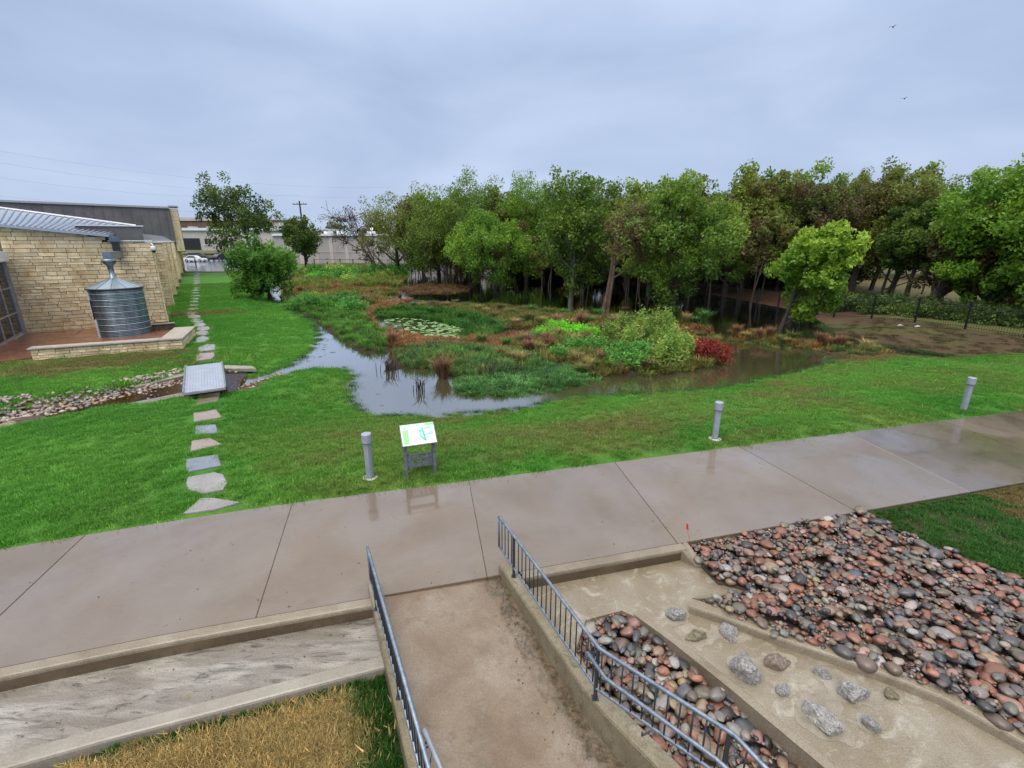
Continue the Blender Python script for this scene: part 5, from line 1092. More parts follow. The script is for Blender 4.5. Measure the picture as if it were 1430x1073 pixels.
def tree_meshes(seed, H_, cr, cb, tr, nleaf, ls, kind='g', lean=(0,0), lobes=12, dense=1.0, multi=1, bare=0, asp=1.5, bark=None, fl=.6, droopy=0, egg=.45):
    g = np.random.default_rng(seed); tm = MB(); cz = (H_+cb)/2; rz_ = (H_-cb)/2; lx_, ly_ = lean
    L_ = []
    tries = 0
    while len(L_) < lobes and tries < 900:
        tries += 1; d_ = g.normal(0, 1, 3); d_ /= np.linalg.norm(d_); rr = g.uniform(.35, .80)
        fz = 1-.28*egg*(d_[2]) if d_[2] > 0 else 1-.2*egg*abs(d_[2]); c_ = np.array((lx_+d_[0]*rr*cr*fz, ly_+d_[1]*rr*cr*fz, cz+d_[2]*rr*rz_*(.92 if d_[2] > 0 else 1.2)))
        rl = cr*g.uniform(.26, .44)
        if all(np.linalg.norm(c_-c2_) > .42*(rl+r2_) for c2_, r2_, _ in L_): L_.append((c_, rl, d_))
    trunks = []
    for m_ in range(multi):
        off = np.array((0,0,0.)) if multi == 1 else np.append(g.normal(0, .25, 2), 0); aim = np.array((lx_*.8, ly_*.8, cb+(H_-cb)*.72)) + (0 if multi == 1 else np.append(g.normal(0, cr*.35, 2), 0))
        pts = []; ph = g.uniform(0, 6, 2)
        for t in np.linspace(0, 1, 9): pts.append(off+(aim-off)*np.array((t**1.15, t**1.15, t))+np.array((math.sin(t*5+ph[0]), math.sin(t*4+ph[1]), 0))*tr*.9*t*(1.5-t)-np.array((0,0,.35*(t == 0))))
        rad = [tr*(1.25 if i == 0 else 1)*(1-.82*i/8)/math.sqrt(multi)*1.1 for i in range(9)]; tm.tube(pts, rad, 8, False); trunks.append((pts, rad))
    cl_pts = []; cl_nrm = []; cl_r = []; cl_t = []
    for c_, rl, d_ in L_:
        tw_ = .035 if nleaf < 600 else .006; pts, rad = trunks[g.integers(multi)]; tgt = max(.16, min(.9, ((c_[2]-.42*np.hypot(c_[0]-lx_, c_[1]-ly_))/(pts[-1][2])-.08))); i0 = min(7, int(tgt*8)); s_ = np.array(pts[i0])
        mid = (s_+c_)/2+np.array((g.normal(0,.15), g.normal(0,.15), -.10*np.linalg.norm(c_-s_)*.5)); r0_ = rad[i0]*.55
        tm.tube([s_, (s_+mid)/2+np.array((0,0,-.02)), mid, (mid+c_)/2+g.normal(0,.08,3), c_], [r0_, r0_*.8, r0_*.6, r0_*.4, r0_*.22], 5, False)
        lt = g.uniform(0, 1)
        for _ in range(int(9+7*dense)):
            e_ = g.normal(0, 1, 3); e_ /= np.linalg.norm(e_); e_[2] = e_[2]*.8+.12; q_ = c_+e_*rl*g.uniform(.55, 1.15)
            if droopy: q_[2] -= droopy*g.uniform(0, 1)*rl
            if g.uniform() < .5+bare*.5: tm.tube([c_+(mid-c_)*.15, (c_+q_)/2+g.normal(0,.1*rl,3), q_+(q_-c_)*.12], [r0_*.25+tw_, r0_*.15+tw_*.8, tw_*.5], 3, False)
            cl_pts.append(q_); cl_nrm.append(e_); cl_r.append(rl*g.uniform(.22, .42)); cl_t.append(np.clip(.6*lt+.4*g.uniform()+.22*e_[2], 0, 1))
    cl_pts, cl_nrm, cl_r, cl_t = map(np.array, (cl_pts, cl_nrm, cl_r, cl_t))
    w_ = cl_r**2; idx = g.choice(len(cl_r), nleaf, p=w_/w_.sum()); off = g.normal(0, 1, (nleaf, 3)); off /= np.linalg.norm(off, axis=1)[:, None]; off *= (g.uniform(.1, 1, nleaf)**.5*1.1)[:, None]
    if droopy: off[:, 2] = off[:, 2]*(1+1.5*droopy)-droopy*.8*np.abs(g.normal(0, 1, nleaf))
    pos = cl_pts[idx]+off*cl_r[idx][:, None]; nr = cl_nrm[idx]*.5+off*.6+np.array((0,0,.35)); v_, f_ = leafcloud(pos, nr, ls, g, fl, asp)
    tn = np.clip(cl_t[idx]+g.normal(0, .16, nleaf), 0, 1)
    me = mesh_np('crown', v_, f_, LM[kind], False, np.repeat(tn, 4)); return tm.mesh('trunk', bark or M_bark, True), me
def tree(name, label, base_, me, rz=0, s=1.0, group=None, cat='tree'):
    t_ = thing(name, label, cat, base_, rz, group); t_.scale = (s, s, s); link('trunk', me[0], t_); link('crown', me[1], t_); return t_
def spec_tree(name, label, bx, by, ty, width, cby, kind, seed, nleaf, lx=0, tr=.2, zb=-.45, Y0=None, ls=.165, group=None, **k):
    b = gp(bx, by, zb) if Y0 is None else V(bx, by, Y0); H_ = V(bx+lx, ty, b[1])[2]-b[2]; cz = (b[1]*cp-(H_*.6-CAMH)*sp); mpp = cz/FPX; cb_ = max(.4, V(bx+lx, cby, b[1])[2]-b[2])
    me = tree_meshes(seed, H_, width*mpp/2, cb_, tr, nleaf, ls, kind, lean=(lx*mpp, 0), **k); return tree(name, label, b, me, group=group)
def bush_mesh(seed, r, h, nleaf, ls, kind, stems=9, asp=1.6, base_=.0, flat_=.5, topc=0):
    g = np.random.default_rng(seed); n = nleaf; k = 26; c_ = g.normal(0, 1, (k, 3)); c_ /= np.linalg.norm(c_, axis=1)[:, None]; c_[:, 2] = np.abs(c_[:, 2]); c_ *= g.uniform(.5, 1, k)[:, None]
    c_ = c_*np.array((r, r, h))+np.array((0, 0, base_)); idx = g.integers(0, k, n); o_ = g.normal(0, 1, (n, 3))*np.array((r, r, h))*.2; pos = c_[idx]+o_; pos[:, 2] = np.abs(pos[:, 2])
    tt = g.uniform(0, 1, k); tn = np.clip(tt[idx]*.7+.3*g.uniform(0, 1, n), 0, 1)
    v_, f_ = leafcloud(pos, c_[idx]*.6+np.array((0,0,.5)), ls, g, flat_, asp); mt = MB()
    for _ in range(stems):
        q_ = c_[g.integers(k)]; mt.tube([(q_[0]*.12, q_[1]*.12, 0), (q_[0]*.5, q_[1]*.5, q_[2]*.55), tuple(q_)], [.016, .012, .006], 3, False)
    me = mesh_np('foliage', v_, f_, LM[kind], False, np.repeat(tn, 4)); return me, mt.mesh('stems', M_bark)
def shrub(name, label, p, ms, rz=0, s=1., cat='shrub', group=None, sz=None):
    t_ = thing(name, label, cat, p, rz, group); t_.scale = (s, s, sz or s); link('foliage', ms[0], t_); link('stems', ms[1], t_); return t_
TS = [
 ('elm_tree','small-leaved tree with brownish lower crown at the left end of the grove',556,392,262,134,366,'b',101,16312,dict(lx=6,tr=.28,lobes=15)),
 ('elm_tree','dark multi-stemmed tree second from the left end of the flooded grove',624,401,240,146,375,'g',102,18125,dict(lx=4,tr=.26,multi=3,lobes=16)),
 ('elm_tree','tall green tree behind the bright low one near the left of the grove',668,392,236,151,366,'g',103,18125,dict(lx=0,tr=.25,lobes=16)),
 ('elm_tree','tall tree with dark trunk in the left centre of the grove',735,398,240,140,372,'v',104,18125,dict(lx=0,tr=.25,lobes=16)),
 ('young_tree','bright green lower tree with foliage down to the water at left centre of the grove',688,410,282,128,401,'v',105,17218,dict(lx=-4,tr=.16,multi=3,lobes=16)),
 ('elm_tree','broad tall tree with a pale slender trunk in the middle of the grove',796,431,238,158,405,'g',106,22656,dict(lx=10,tr=.20,lobes=20,bark=M_barkp,bare=.4)),
 ('dying_tree','thin browning tree with split orange trunk leaning right in mid grove',842,443,262,96,372,'r',107,3400,dict(lx=32,tr=.22,lobes=15,multi=2,bark=M_barko,bare=1)),
 ('elm_tree','large mid green tree right of the split-trunk tree',934,441,226,168,415,'g',108,22656,dict(lx=6,tr=.22,multi=3,lobes=20)),
 ('elm_tree','olive green tree with mottled crown right of centre in the grove',1012,412,240,148,386,'b',109,19937,dict(lx=6,tr=.26,lobes=18)),
 ('young_tree','yellow-green young tree standing in the water at the right of the grove',1086,470,300,133,440,'y',110,16312,dict(lx=42,tr=.10,lobes=18,egg=.6,ls=.15)),
 ('elm_tree','brown-tinged broad tree behind the yellow-green young one',1108,410,232,151,376,'r',111,21750,dict(lx=14,tr=.3,lobes=20)),
 ('elm_tree','tall wind-swept green tree with brown underside at right centre',1186,412,222,156,386,'b',112,21750,dict(lx=22,tr=.3,lobes=18)),
 ('elm_tree','dark leaning tree with two slim trunks behind the iron fence',1232,420,262,119,394,'d',113,16312,dict(lx=34,tr=.16,lobes=15,multi=2)),
 ('elm_tree','shaggy dark green tree between the wind-swept and the vivid tree',1262,425,250,114,399,'d',114,17218,dict(lx=18,tr=.18,lobes=15)),
 ('oak_tree','thick leaning trunk with reddish brown crown behind the iron fence',1302,432,262,138,406,'r',115,19031,dict(lx=30,tr=.42,lobes=17)),
 ('elm_tree','big vivid green tree overhanging the field at right',1375,440,228,186,414,'v',116,23562,dict(lx=0,tr=.30,lobes=20)),
 ('elm_tree','tallest bright tree cut off by the right edge of the picture',1470,452,150,270,426,'v',117,25375,dict(lx=-6,tr=.36,lobes=22)),
 ('young_tree','low arching multi-stemmed tree beside the fence at far right',1378,438,358,119,424,'g',118,8156,dict(lx=16,tr=.12,multi=5,lobes=10,ls=.16)),
]
for nm, lb, bx, by, ty, wd, cby, kd, sd, nl, kw in TS: spec_tree(nm, lb, bx, by, ty, wd, cby, kd, sd, nl, **kw)
spec_tree('ash_tree', 'dark airy tree standing alone above the white workshop at left', 362, 392, 243, 108, 352, 'd', 120, 9000, lx=-18, tr=.32, Y0=72, lobes=17, ls=.24, bare=.6)
spec_tree('hackberry_tree', 'round dark olive tree in front of the utility pole', 428, 378, 306, 72, 358, 'd', 121, 7500, tr=.25, Y0=80, lobes=16, ls=.24, egg=.5)
spec_tree('willow_tree', 'feathery green willow at the edge of the pond by the left lawn', 374, 421, 332, 100, 398, 'w', 122, 12000, lx=0, tr=.15, multi=3, lobes=17, ls=.14, asp=3.4, droopy=.5, egg=.5)
spec_tree('bare_tree', 'nearly leafless dark tree leaning to the left in front of the warehouse', 531, 383, 284, 84, 350, 'r', 123, 420, lx=-40, tr=.22, Y0=76, multi=3, lobes=16, ls=.2, bare=1)
spec_tree('bare_tree', 'slim leafless stem right of the leaning bare tree', 545, 385, 330, 50, 368, 'r', 124, 150, lx=-26, tr=.13, Y0=72, multi=2, lobes=8, ls=.2, bare=1)
# second rank of the grove and the tree line beyond the field: copies share meshes
fill = [tree_meshes(200+i, 12.5, 4.8, 1.0, .22, 12000, .24, kd, lobes=17, multi=1+i % 2) for i, kd in enumerate('gbrgdb')]
rank = [(592,388),(640,386),(708,388),(770,390),(822,390),(868,392),(905,396),(958,398),(985,396),(1040,402),(1065,398),(1140,404),(1160,398),(1215,405),(860,386),(1000,389),(725,383),(655,383)]
for i, (x_, y_) in enumerate(rank):
    p = gp(x_, y_, -.3); tree('elm_tree', 'crowded tree in the shaded second rank of the grove', p, fill[i % 6], i*1.7, (.86+.12*math.sin(i*2.3)), 'trees of the second rank in the grove')
for i in range(26):
    x_ = -14+i*5.4+2*math.sin(i*3.1); y_ = 100+9*math.sin(i*1.9); x_ = x_+(8 if x_ > 0 else 0)
    tree('elm_tree', 'distant tree in the line beyond the field and grove', (x_, y_, zg(x_, y_)-.2), fill[(i*5+1) % 6], i*2.1, .8+.15*math.sin(i*1.3), 'trees in the distant line beyond the field')
for i in range(9):
    x_ = -96+i*9.5; y_ = 190+8*math.sin(i*2.2); tree('elm_tree', 'hazy far tree above the roofs at left', (x_, y_, 1.5), fill[(i*3+2) % 6], i*1.3, .82+.1*math.sin(i*2.7), 'far trees above the roofs at left')
for i, (x_, y_, s_) in enumerate(((590,392,1.0),(612,390,1.02),(645,392,1.04),(700,392,1.04),(760,396,1.02),(812,398,.9),(868,402,1.0),(905,402,1.0),(965,408,1.0),(1040,410,.95),(1085,405,.95),(1150,408,.9),(1240,412,.9),(1345,432,.95),(1400,440,.95))):
    p = gp(x_, y_, -.3); tree('elm_tree', 'tree filling the canopy between the taller ones of the grove', p, fill[(i*2+1) % 6], i*2.9, s_*min(1, (p[1]+4)/46), 'trees filling the canopy of the grove')
# dim undergrowth that closes the grove at the back
ub = [bush_mesh(420+i, 2.0, 2.2, 2200, .24, 'rb'[i % 2]) for i in range(4)]
for i in range(22):
    t = i/21; p = gp(715+t*430, 387+t*14+2.5*math.sin(i*2.7), 0); shrub('understorey_shrub', 'tall shadowy shrub closing the view behind the flooded grove', (p[0], p[1]+2.5, p[2]), ub[i % 4], i*1.3, .8+.3*math.sin(i*1.9)**2, group='shadowy understorey behind the grove')
for i in range(22):
    x_ = 3+i*2.9; y_ = 74+5*math.sin(i*2.9)-i*.5; tree('elm_tree', 'shaded tree at the rear edge of the grove', (x_, y_, zg(x_, y_)-.2), fill[(i*5+2) % 6], i*1.4, .82+.14*math.sin(i*2.1), 'trees along the rear edge of the grove')
# thin trunks standing in the water
stems = [tree_meshes(300+i, 8.5, 1.9, 2.6, .08, 2600, .18, 'bgr'[i], lean=((.9,.3),(-.7,.2),(.4,-.5))[i], lobes=9, multi=1+i) for i in range(3)]
for i, (x_, y_) in enumerate([(600,402),(612,398),(645,404),(655,407),(662,400),(672,409),(700,412),(712,408),(720,404),(757,410),(768,404),(812,412),(822,404),(876,420),(890,408),(905,426),(962,420),(975,408),(990,424),(1030,420),(1048,428),(1062,420),(588,396),(575,398),(1000,405),(1132,425)]):
    p = gp(x_, y_, -.45); tree('sapling', 'slender dark stem rising from the water in the flooded grove', (p[0], p[1], -.75), stems[i % 3], i*2.3, .85+.2*math.sin(i*1.9), 'slender stems in the flooded grove')
# dark shrubs behind the iron fence
shr = []
db = [bush_mesh(400+i, 1.3, 1.15, 1700, .16, 'd') for i in range(3)]
for i in range(17):
    t = i/16; x_ = 1165+t*255; y_ = 432+t*24+3*math.sin(i*2.1); p = gp(x_, y_-3, 0)
    shrub('hedge_shrub', 'dark low shrub in the strip just behind the iron fence', p, db[i % 3], i*1.1, .8+.15*math.sin(i*1.7), group='dark shrubs behind the iron fence')

# ------------------------------------------------------------------ plants of the pond
LM['red'] = leaf_mat('leaf_crimson', (.09,.009,.011), (.20,.016,.018), (.30,.05,.03))
LM['rust'] = leaf_mat('leaf_rust', (.09,.035,.015), (.17,.07,.03), (.22,.13,.05))
LM['forb'] = leaf_mat('leaf_forb', (.07,.15,.03), (.18,.30,.05), (.40,.42,.12))
LM['fresh'] = leaf_mat('leaf_fresh', (.07,.27,.014), (.13,.44,.022), (.26,.60,.06))
LM['mint'] = leaf_mat('leaf_mint', (.045,.15,.025), (.09,.25,.045), (.18,.38,.08))
def tuft_mat(nm, a, b_, c_): return leaf_mat(nm, a, b_, c_, .6, .25)
TM = {'gold': tuft_mat('grass_gold', (.10,.10,.03), (.25,.20,.07), (.42,.34,.14)), 'olive': tuft_mat('grass_olive', (.045,.075,.02), (.10,.13,.03), (.20,.19,.06)),
      'rust': tuft_mat('grass_rust', (.09,.045,.025), (.23,.11,.055), (.40,.26,.16)), 'green': tuft_mat('grass_green', (.03,.10,.02), (.06,.17,.03), (.12,.24,.05)), 'brown': tuft_mat('grass_brown', (.06,.035,.02), (.12,.075,.04), (.22,.14,.08))}
tuft = {}
for k, (h, n_, sp_) in {'gold': (.62, 260, .75), 'olive': (.62, 280, .8), 'rust': (.85, 420, .5), 'green': (.6, 260, .8), 'brown': (.5, 220, .8)}.items():
    tuft[k] = [mesh_np('tuft', *(lambda r_: (r_[0], r_[1]))(blades(500+i+len(k)*7, n_, .13, h, .022, sp_, segs=2, droop=.35)), TM[k], tint=blades(500+i+len(k)*7, n_, .13, h, .022, sp_, segs=2, droop=.35)[2]) for i in range(3)]
names_ = {'gold': 'straw-gold grass tuft on the pond island', 'olive': 'olive green grass tuft on the pond island', 'rust': 'rust-brown grass tuft on the pond island', 'green': 'green arching sedge tuft on the pond island', 'brown': 'dead brown grass tuft on the pond island'}
def put_tuft(x_, y_, k, s=1., label=None, i=0, dz=0):
    p = gp(x_, y_, -.35); p[2] = max(p[2], WZ-.05)+dz; o = link('grass_tuft', tuft[k][i % 3], None, p, (0, 0, i*1.9), (s, s, s*(.9+.2*math.sin(i*3.)))); return tag(o, label or names_[k], 'grass tuft', None if label else k+' grass tufts on the pond islands')
put_tuft(619, 541, 'rust', 1.25, 'isolated rust-coloured feathery grass clump standing in open water', 0)
LT = [(548,482,'rust',1.),(738,494,'rust',.9),(752,492,'gold',1.0),(765,488,'rust',.8),(735,482,'rust',.9),(700,500,'gold',.9),(715,503,'gold',.95),(728,508,'gold',.9),(705,512,'gold',.8),(806,510,'gold',1.),(822,514,'gold',1.05),(840,510,'rust',.7),(812,520,'olive',.9),(900,516,'brown',.9),(912,514,'gold',.8),
 (740,452,'olive',1.2),(728,448,'olive',1.1),(755,456,'olive',1.),(715,440,'olive',1.1),(700,434,'olive',1.),(680,438,'gold',.9),(690,446,'olive',1.),(668,434,'gold',.9),(652,430,'olive',.9),(765,440,'olive',1.),(788,440,'green',1.),(742,437,'green',1.1),(812,442,'olive',1.1),(835,444,'green',1.1),(860,448,'olive',1.),(880,452,'olive',.9),
 (578,428,'olive',.9),(590,430,'gold',.8),(605,426,'olive',.9),(622,430,'gold',.8),(636,424,'olive',.8),(560,428,'brown',.8),(530,420,'brown',1.2),(520,416,'brown',1.1),(512,412,'olive',1.1),(508,424,'rust',.9),(536,410,'brown',1.),(548,414,'brown',.9),(500,402,'brown',.9),
 (412,425,'olive',1.1),(402,422,'gold',1.),(395,420,'olive',1.),(420,415,'rust',1.),(452,412,'rust',.9),(470,408,'rust',.9),
 (985,498,'rust',.8),(1028,470,'rust',.8),(1040,472,'gold',.8),(1060,474,'rust',.7),(1048,468,'olive',.7),(1075,474,'rust',.8),(1090,476,'olive',.8),(1105,478,'olive',.95),(1098,480,'gold',.8),(1145,482,'rust',.8),(1160,484,'rust',.85),(1172,486,'rust',.75),(1182,486,'gold',.7),(1210,489,'gold',.9),(1222,492,'gold',.8),(1150,478,'olive',.8),(1020,468,'brown',.7)]
for i, (x_, y_, k, s) in enumerate(LT): put_tuft(x_, y_, k, s, None, i)
# dark upright dead stalks standing in the shallows
M_stalk = plain('dead_stalk', (.05,.035,.03), .8)
def stalks(px_, py_, n_, r_, h_, label, seed):
    g = np.random.default_rng(seed); p = P(px_, py_, WZ); mb = MB()
    for _ in range(n_):
        x0, y0 = g.normal(0, r_, 2)*(1, .6); a_ = g.uniform(0, 6.28); l_ = h_*g.uniform(.5, 1.1); mb.tube([(x0, y0, -.2), (x0+.1*l_*math.cos(a_), y0+.1*l_*math.sin(a_), l_*.6), (x0+.45*l_*math.cos(a_), y0+.45*l_*math.sin(a_), l_*g.uniform(.7, 1))], [.018, .014, .005], 3, False)
    tag(mb.obj('dead_stalks', M_stalk, None, loc=p), label, 'dead plant')
stalks(543, 518, 30, .28, .7, 'dark drooping dead plant in the water left of the island tip', 1); stalks(583, 546, 18, .2, .65, 'thin dark dead stems in open water beside the rust grass clump', 2)
stalks(693, 528, 40, .55, .8, 'dark upright dead stalks at the front of the island, left group', 3); stalks(760, 515, 34, .7, .6, 'dark dead stalks at the front of the island, right group', 4); stalks(520, 440, 14, .3, .5, 'few dark dead stems at the left end of the lily pool', 5)
gS = np.random.default_rng(99)
for i in range(46):                                      # self-sown tall plants that break up the stands
    x_ = gS.uniform(560, 985); y_ = 436+gS.uniform(0, 1)*(62 if x_ > 700 else 50)
    if 515 < x_ < 700 and 436 < y_ < 478: continue
    put_tuft(x_, y_, ('gold','olive','rust','green','brown','green')[i % 6], gS.uniform(.7, 1.25), None, i+70)
# leafy shrubs and forbs, each its own plant
def P_(x_, y_): p = gp(x_, y_, -.35); p[2] = max(p[2], WZ-.03); return p
fr_ = [bush_mesh(600+i, .85, .62, 1500, .085, 'fresh') for i in range(2)]
for (x_, y_, s), lb in zip(((760,472,.85),(782,464,1.),(806,468,.95),(826,470,.8),(772,458,.7)), ('low bright green shrub at the left end of the fresh green row','tallest bright fresh green shrub of the row in mid island','bright green shrub in the middle right of the fresh green row','bright green shrub at the right end of the fresh green row','small bright green shrub behind the fresh green row')): shrub('water_shrub', lb, P_(x_, y_), fr_[int(x_) % 2], x_, s, 'shrub')
fo_m = [bush_mesh(620+i, .5, 1.15, 1500, .07, 'forb', 16, 2.2) for i in range(3)]; mi_m = [bush_mesh(640+i, .62, .8, 1500, .075, 'mint', 12, 1.8) for i in range(3)]
fl_ = [(850,478,1.0,'f'),(868,470,1.05,'f'),(892,468,1.15,'f'),(912,464,1.2,'f'),(930,470,1.2,'f'),(905,480,1.1,'f'),(878,486,1.,'f'),(935,486,1.,'f'),(920,494,.95,'f'),(858,494,.9,'m'),(836,492,.9,'m'),(872,508,1.05,'m'),(886,512,1.0,'m'),(850,510,.85,'m'),(940,508,1.15,'f'),(955,500,1.05,'f'),(928,510,1.,'f'),(800,492,.9,'m'),(780,500,.8,'m'),(822,488,.8,'m'),(895,500,1.,'m')]
for i, (x_, y_, s, k) in enumerate(fl_): shrub('marsh_shrub', 'tall yellow-green leafy marsh plant on the right of the island' if k == 'f' else 'mid green leafy marsh plant at the front right of the island', P_(x_, y_), (fo_m if k == 'f' else mi_m)[i % 3], i*1.7, s, 'shrub', ('tall yellow-green' if k == 'f' else 'mid green')+' marsh plants on the island')
rd_m = [bush_mesh(660+i, .7, .5, 1500, .07, 'red') for i in range(2)]; ru_m = [bush_mesh(670+i, .6, .75, 1100, .07, 'rust', 14, 2.2) for i in range(2)]
for (x_, y_, s), lb in zip(((985,501,1.3),(998,492,1.1),(972,490,1.2)), ('deep crimson shrub at the waterline on the right tip of the island','crimson shrub on the extreme right tip of the island','crimson shrub behind the waterline one at the right tip')): shrub('crimson_shrub', lb, P_(x_, y_), rd_m[int(x_) % 2], x_, s)
for i, (x_, y_, s) in enumerate(((950,474,1.),(968,470,.9),(985,472,.8),(940,466,.9),(962,484,.8),(915,502,.5))): shrub('rusty_shrub', 'rusty red-brown shrub near the right tip of the island', P_(x_, y_), ru_m[i % 2], i, s, group='rusty shrubs on the right of the island')
gb_m = [bush_mesh(680+i, 1.0, .9, 2000, .11, 'mint', 12) for i in range(3)]; yb_m = [bush_mesh(690+i, .8, .8, 1300, .10, 'forb', 12) for i in range(2)]
for (x_, y_, s), lb in zip(((415,432,.95),(440,430,1.),(462,430,1.),(480,426,1.15),(492,434,1.1),(428,422,.8)), ('leafy shrub at the left end of the green row by the lawn','second leafy shrub from the left in the green row by the pond','third leafy shrub in the green row by the pond','tallest fresh leafy shrub of the green row by the pond','rightmost leafy shrub of the green row next to the orange reeds','small leafy shrub behind the green row near the willow')): shrub('leafy_shrub', lb, P_(x_, y_), gb_m[int(x_) % 3], x_, s)
for i, (x_, y_, s) in enumerate(((404,420,.8),(436,418,.8),(452,420,.8),(444,424,.6))): shrub('pale_shrub', 'pale yellow flowering shrub behind the green row by the willow', P_(x_, y_), yb_m[i % 2], i, s, group='pale yellow shrubs by the willow')
g9 = np.random.default_rng(77)
for i in range(40):
    x_, y_ = g9.uniform(432, 556), g9.uniform(381, 398); s = g9.uniform(.9, 1.5); k = (yb_m, gb_m, fr_)[g9.choice(3, p=[.45, .4, .15])]
    shrub('meadow_shrub', 'leafy bush in the wild meadow behind the pond at left', P_(x_, y_), k[i % 2], i*1.3, s*1.25, group='bushes of the wild meadow behind the pond')

# ------------------------------------------------------------------ ground cover (one object per stand)
M_blade = blade_mat('blades')
def tile(nm, seed, n_, rad, h, w, spread, segs=1, droop=0): r_ = blades(seed, n_, rad, h, w, spread, segs=segs, droop=droop, even='turf' in nm); return mesh_np(nm, r_[0], r_[1], M_blade, tint=r_[2])
turf = [tile('turf', 700+i, 520, .36, .055, .017, .9) for i in range(4)]
turfn = [tile('turf_near', 710+i, 620, .26, .055, .012, 1.1) for i in range(4)]
edge_t = [tile('turf_edge', 716+i, 60, .05, .05, .009, .9) for i in range(3)]
sedge = [tile('sedge', 720+i, 60, .20, .42, .018, .6, 2, .3) for i in range(3)]
mat_ = [tile('reed_mat', 730+i, 60, .24, .30, .020, 1.3, 2, .7) for i in range(3)]
def in_poly(poly, dens, seed, margin=0.):
    g = np.random.default_rng(seed); po = np.array(poly); lo, hi = po.min(0), po.max(0); n = int((hi-lo).prod()*dens); q_ = g.uniform(lo, hi, (n, 2)); return q_[sdpoly(q_, po) < -margin]
def stand(name, label, cat, pxp, dens, protos, cols, smin, smax, seed, z=-.35, margin=0., extra=None, tilt=.15):
    q_ = in_poly(PL(pxp, z), dens, seed, margin)
    if extra is not None: q_ = q_[extra(q_)]
    h = np.maximum(ground(q_), WZ-.06); g = np.random.default_rng(seed+1); n = len(q_); cols = np.array(cols); a = np.clip(.5+.5*fnoise(q_, .9, seed % 7)+g.normal(0, .30, n), 0, .999)*(len(cols)-1); i = a.astype(int); f = (a-i)[:, None]; i2 = np.minimum(i+1, len(cols)-1)
    scatter(name, protos, np.column_stack([q_, h-.01]), g.uniform(0, 6.28, n), g.uniform(smin, smax, n), (cols[i]*(1-f)+cols[i2]*f)*1.4*np.array((1.08,1,.8))*g.uniform(.75, 1.3, (n, 1)), tilt=tilt, label=label, cat=cat)
nolily = lambda q_: (sdpoly(q_, LILY) > .15) & (sdpoly(q_, WET2) > .1)
RUST = [(.09,.04,.02), (.20,.085,.04), (.25,.13,.07), (.10,.11,.035), (.22,.10,.045), (.17,.13,.08)]
stand('sedge_bank', 'lush green sedge bank on the left arm of the island', 'sedge', [(405,422),(440,426),(500,430),(520,452),(547,468),(543,486),(520,491),(499,487),(481,474),(461,462),(445,448),(416,433)], 9, sedge, [(.035,.10,.02),(.06,.17,.03),(.10,.24,.04)], .45, .95, 31)
stand('rusty_reeds', 'rust-orange flattened reeds round the lily pool', 'reeds', [(500,436),(520,428),(545,416),(575,418),(560,428),(530,440),(530,452),(560,463),(620,472),(680,472),(760,464),(758,482),(700,486),(640,492),(585,488),(553,486),(546,468),(520,452)], 12, mat_, RUST, .5, 1.1, 32, extra=nolily)
stand('pool_reeds', 'bright green reeds ringing the lily pool', 'reeds', [(524,436),(560,432),(620,434),(680,446),(706,462),(682,472),(640,470),(655,458),(600,444),(560,441),(528,443)], 20, sedge, [(.02,.075,.015),(.035,.125,.02),(.07,.17,.03)], .5, 1.2, 33)
stand('front_sedge', 'bluish green fine grass on the front of the island', 'grass', [(552,490),(590,484),(640,486),(700,490),(760,500),(745,515),(700,528),(640,524),(600,512),(560,508)], 14, sedge, [(.045,.10,.045),(.07,.15,.06),(.07,.19,.035),(.11,.15,.05)], .5, 1.1, 34)
stand('creeping_herb', 'low mint green creeping plants at the front waterline of the island', 'herb', [(636,532),(700,526),(760,506),(812,518),(832,524),(790,537),(740,546),(690,549),(640,544)], 22, mat_, [(.035,.11,.035),(.06,.18,.05),(.10,.26,.09)], .4, .85, 35, margin=-.1)
stand('island_grass', 'mixed olive and brown grasses covering the middle of the island', 'grass', [(600,428),(690,428),(740,434),(800,440),(850,446),(900,452),(960,462),(1002,474),(1012,490),(1003,506),(960,515),(900,519),(830,522),(760,504),(700,488),(760,462),(700,460),(680,444)], 12, sedge+mat_, [(.11,.06,.03),(.10,.12,.03),(.05,.10,.02),(.18,.15,.06),(.07,.14,.03)], .7, 1.15, 36, extra=nolily)
stand('back_sedge', 'mottled sedge and brown reeds along the back of the left arm', 'sedge', [(395,404),(440,402),(505,400),(552,404),(560,412),(535,424),(500,432),(440,416),(400,420)], 7, sedge+mat_, [(.05,.11,.02),(.09,.14,.03),(.16,.09,.04),(.2,.17,.07)], .9, 1.5, 37, extra=nolily)
stand('rusty_flat', 'flattened rust-brown reeds between the small pools and the grove', 'reeds', [(556,402),(600,394),(650,398),(655,404),(630,408),(575,408)], 6, mat_, [(.07,.045,.025),(.13,.07,.04),(.10,.08,.04)], .6, 1.1, 38)
stand('meadow_grass', 'tall green and rusty wild meadow behind the pond at left', 'meadow', [(395,396),(430,378),(500,374),(562,376),(566,388),(552,398),(505,399),(440,403)], 5, sedge, [(.05,.13,.02),(.08,.18,.03),(.17,.19,.06),(.2,.1,.045)], 1.2, 2.2, 39, z=-.1)
stand('margin_sedge', 'thin sedge and algae strip at the right margin of the pond', 'sedge', [(1015,468),(1060,464),(1150,480),(1245,494),(1238,499),(1150,488),(1080,482),(1022,474)], 9, mat_+sedge, [(.06,.13,.04),(.14,.15,.05),(.22,.10,.045)], .5, .9, 40)
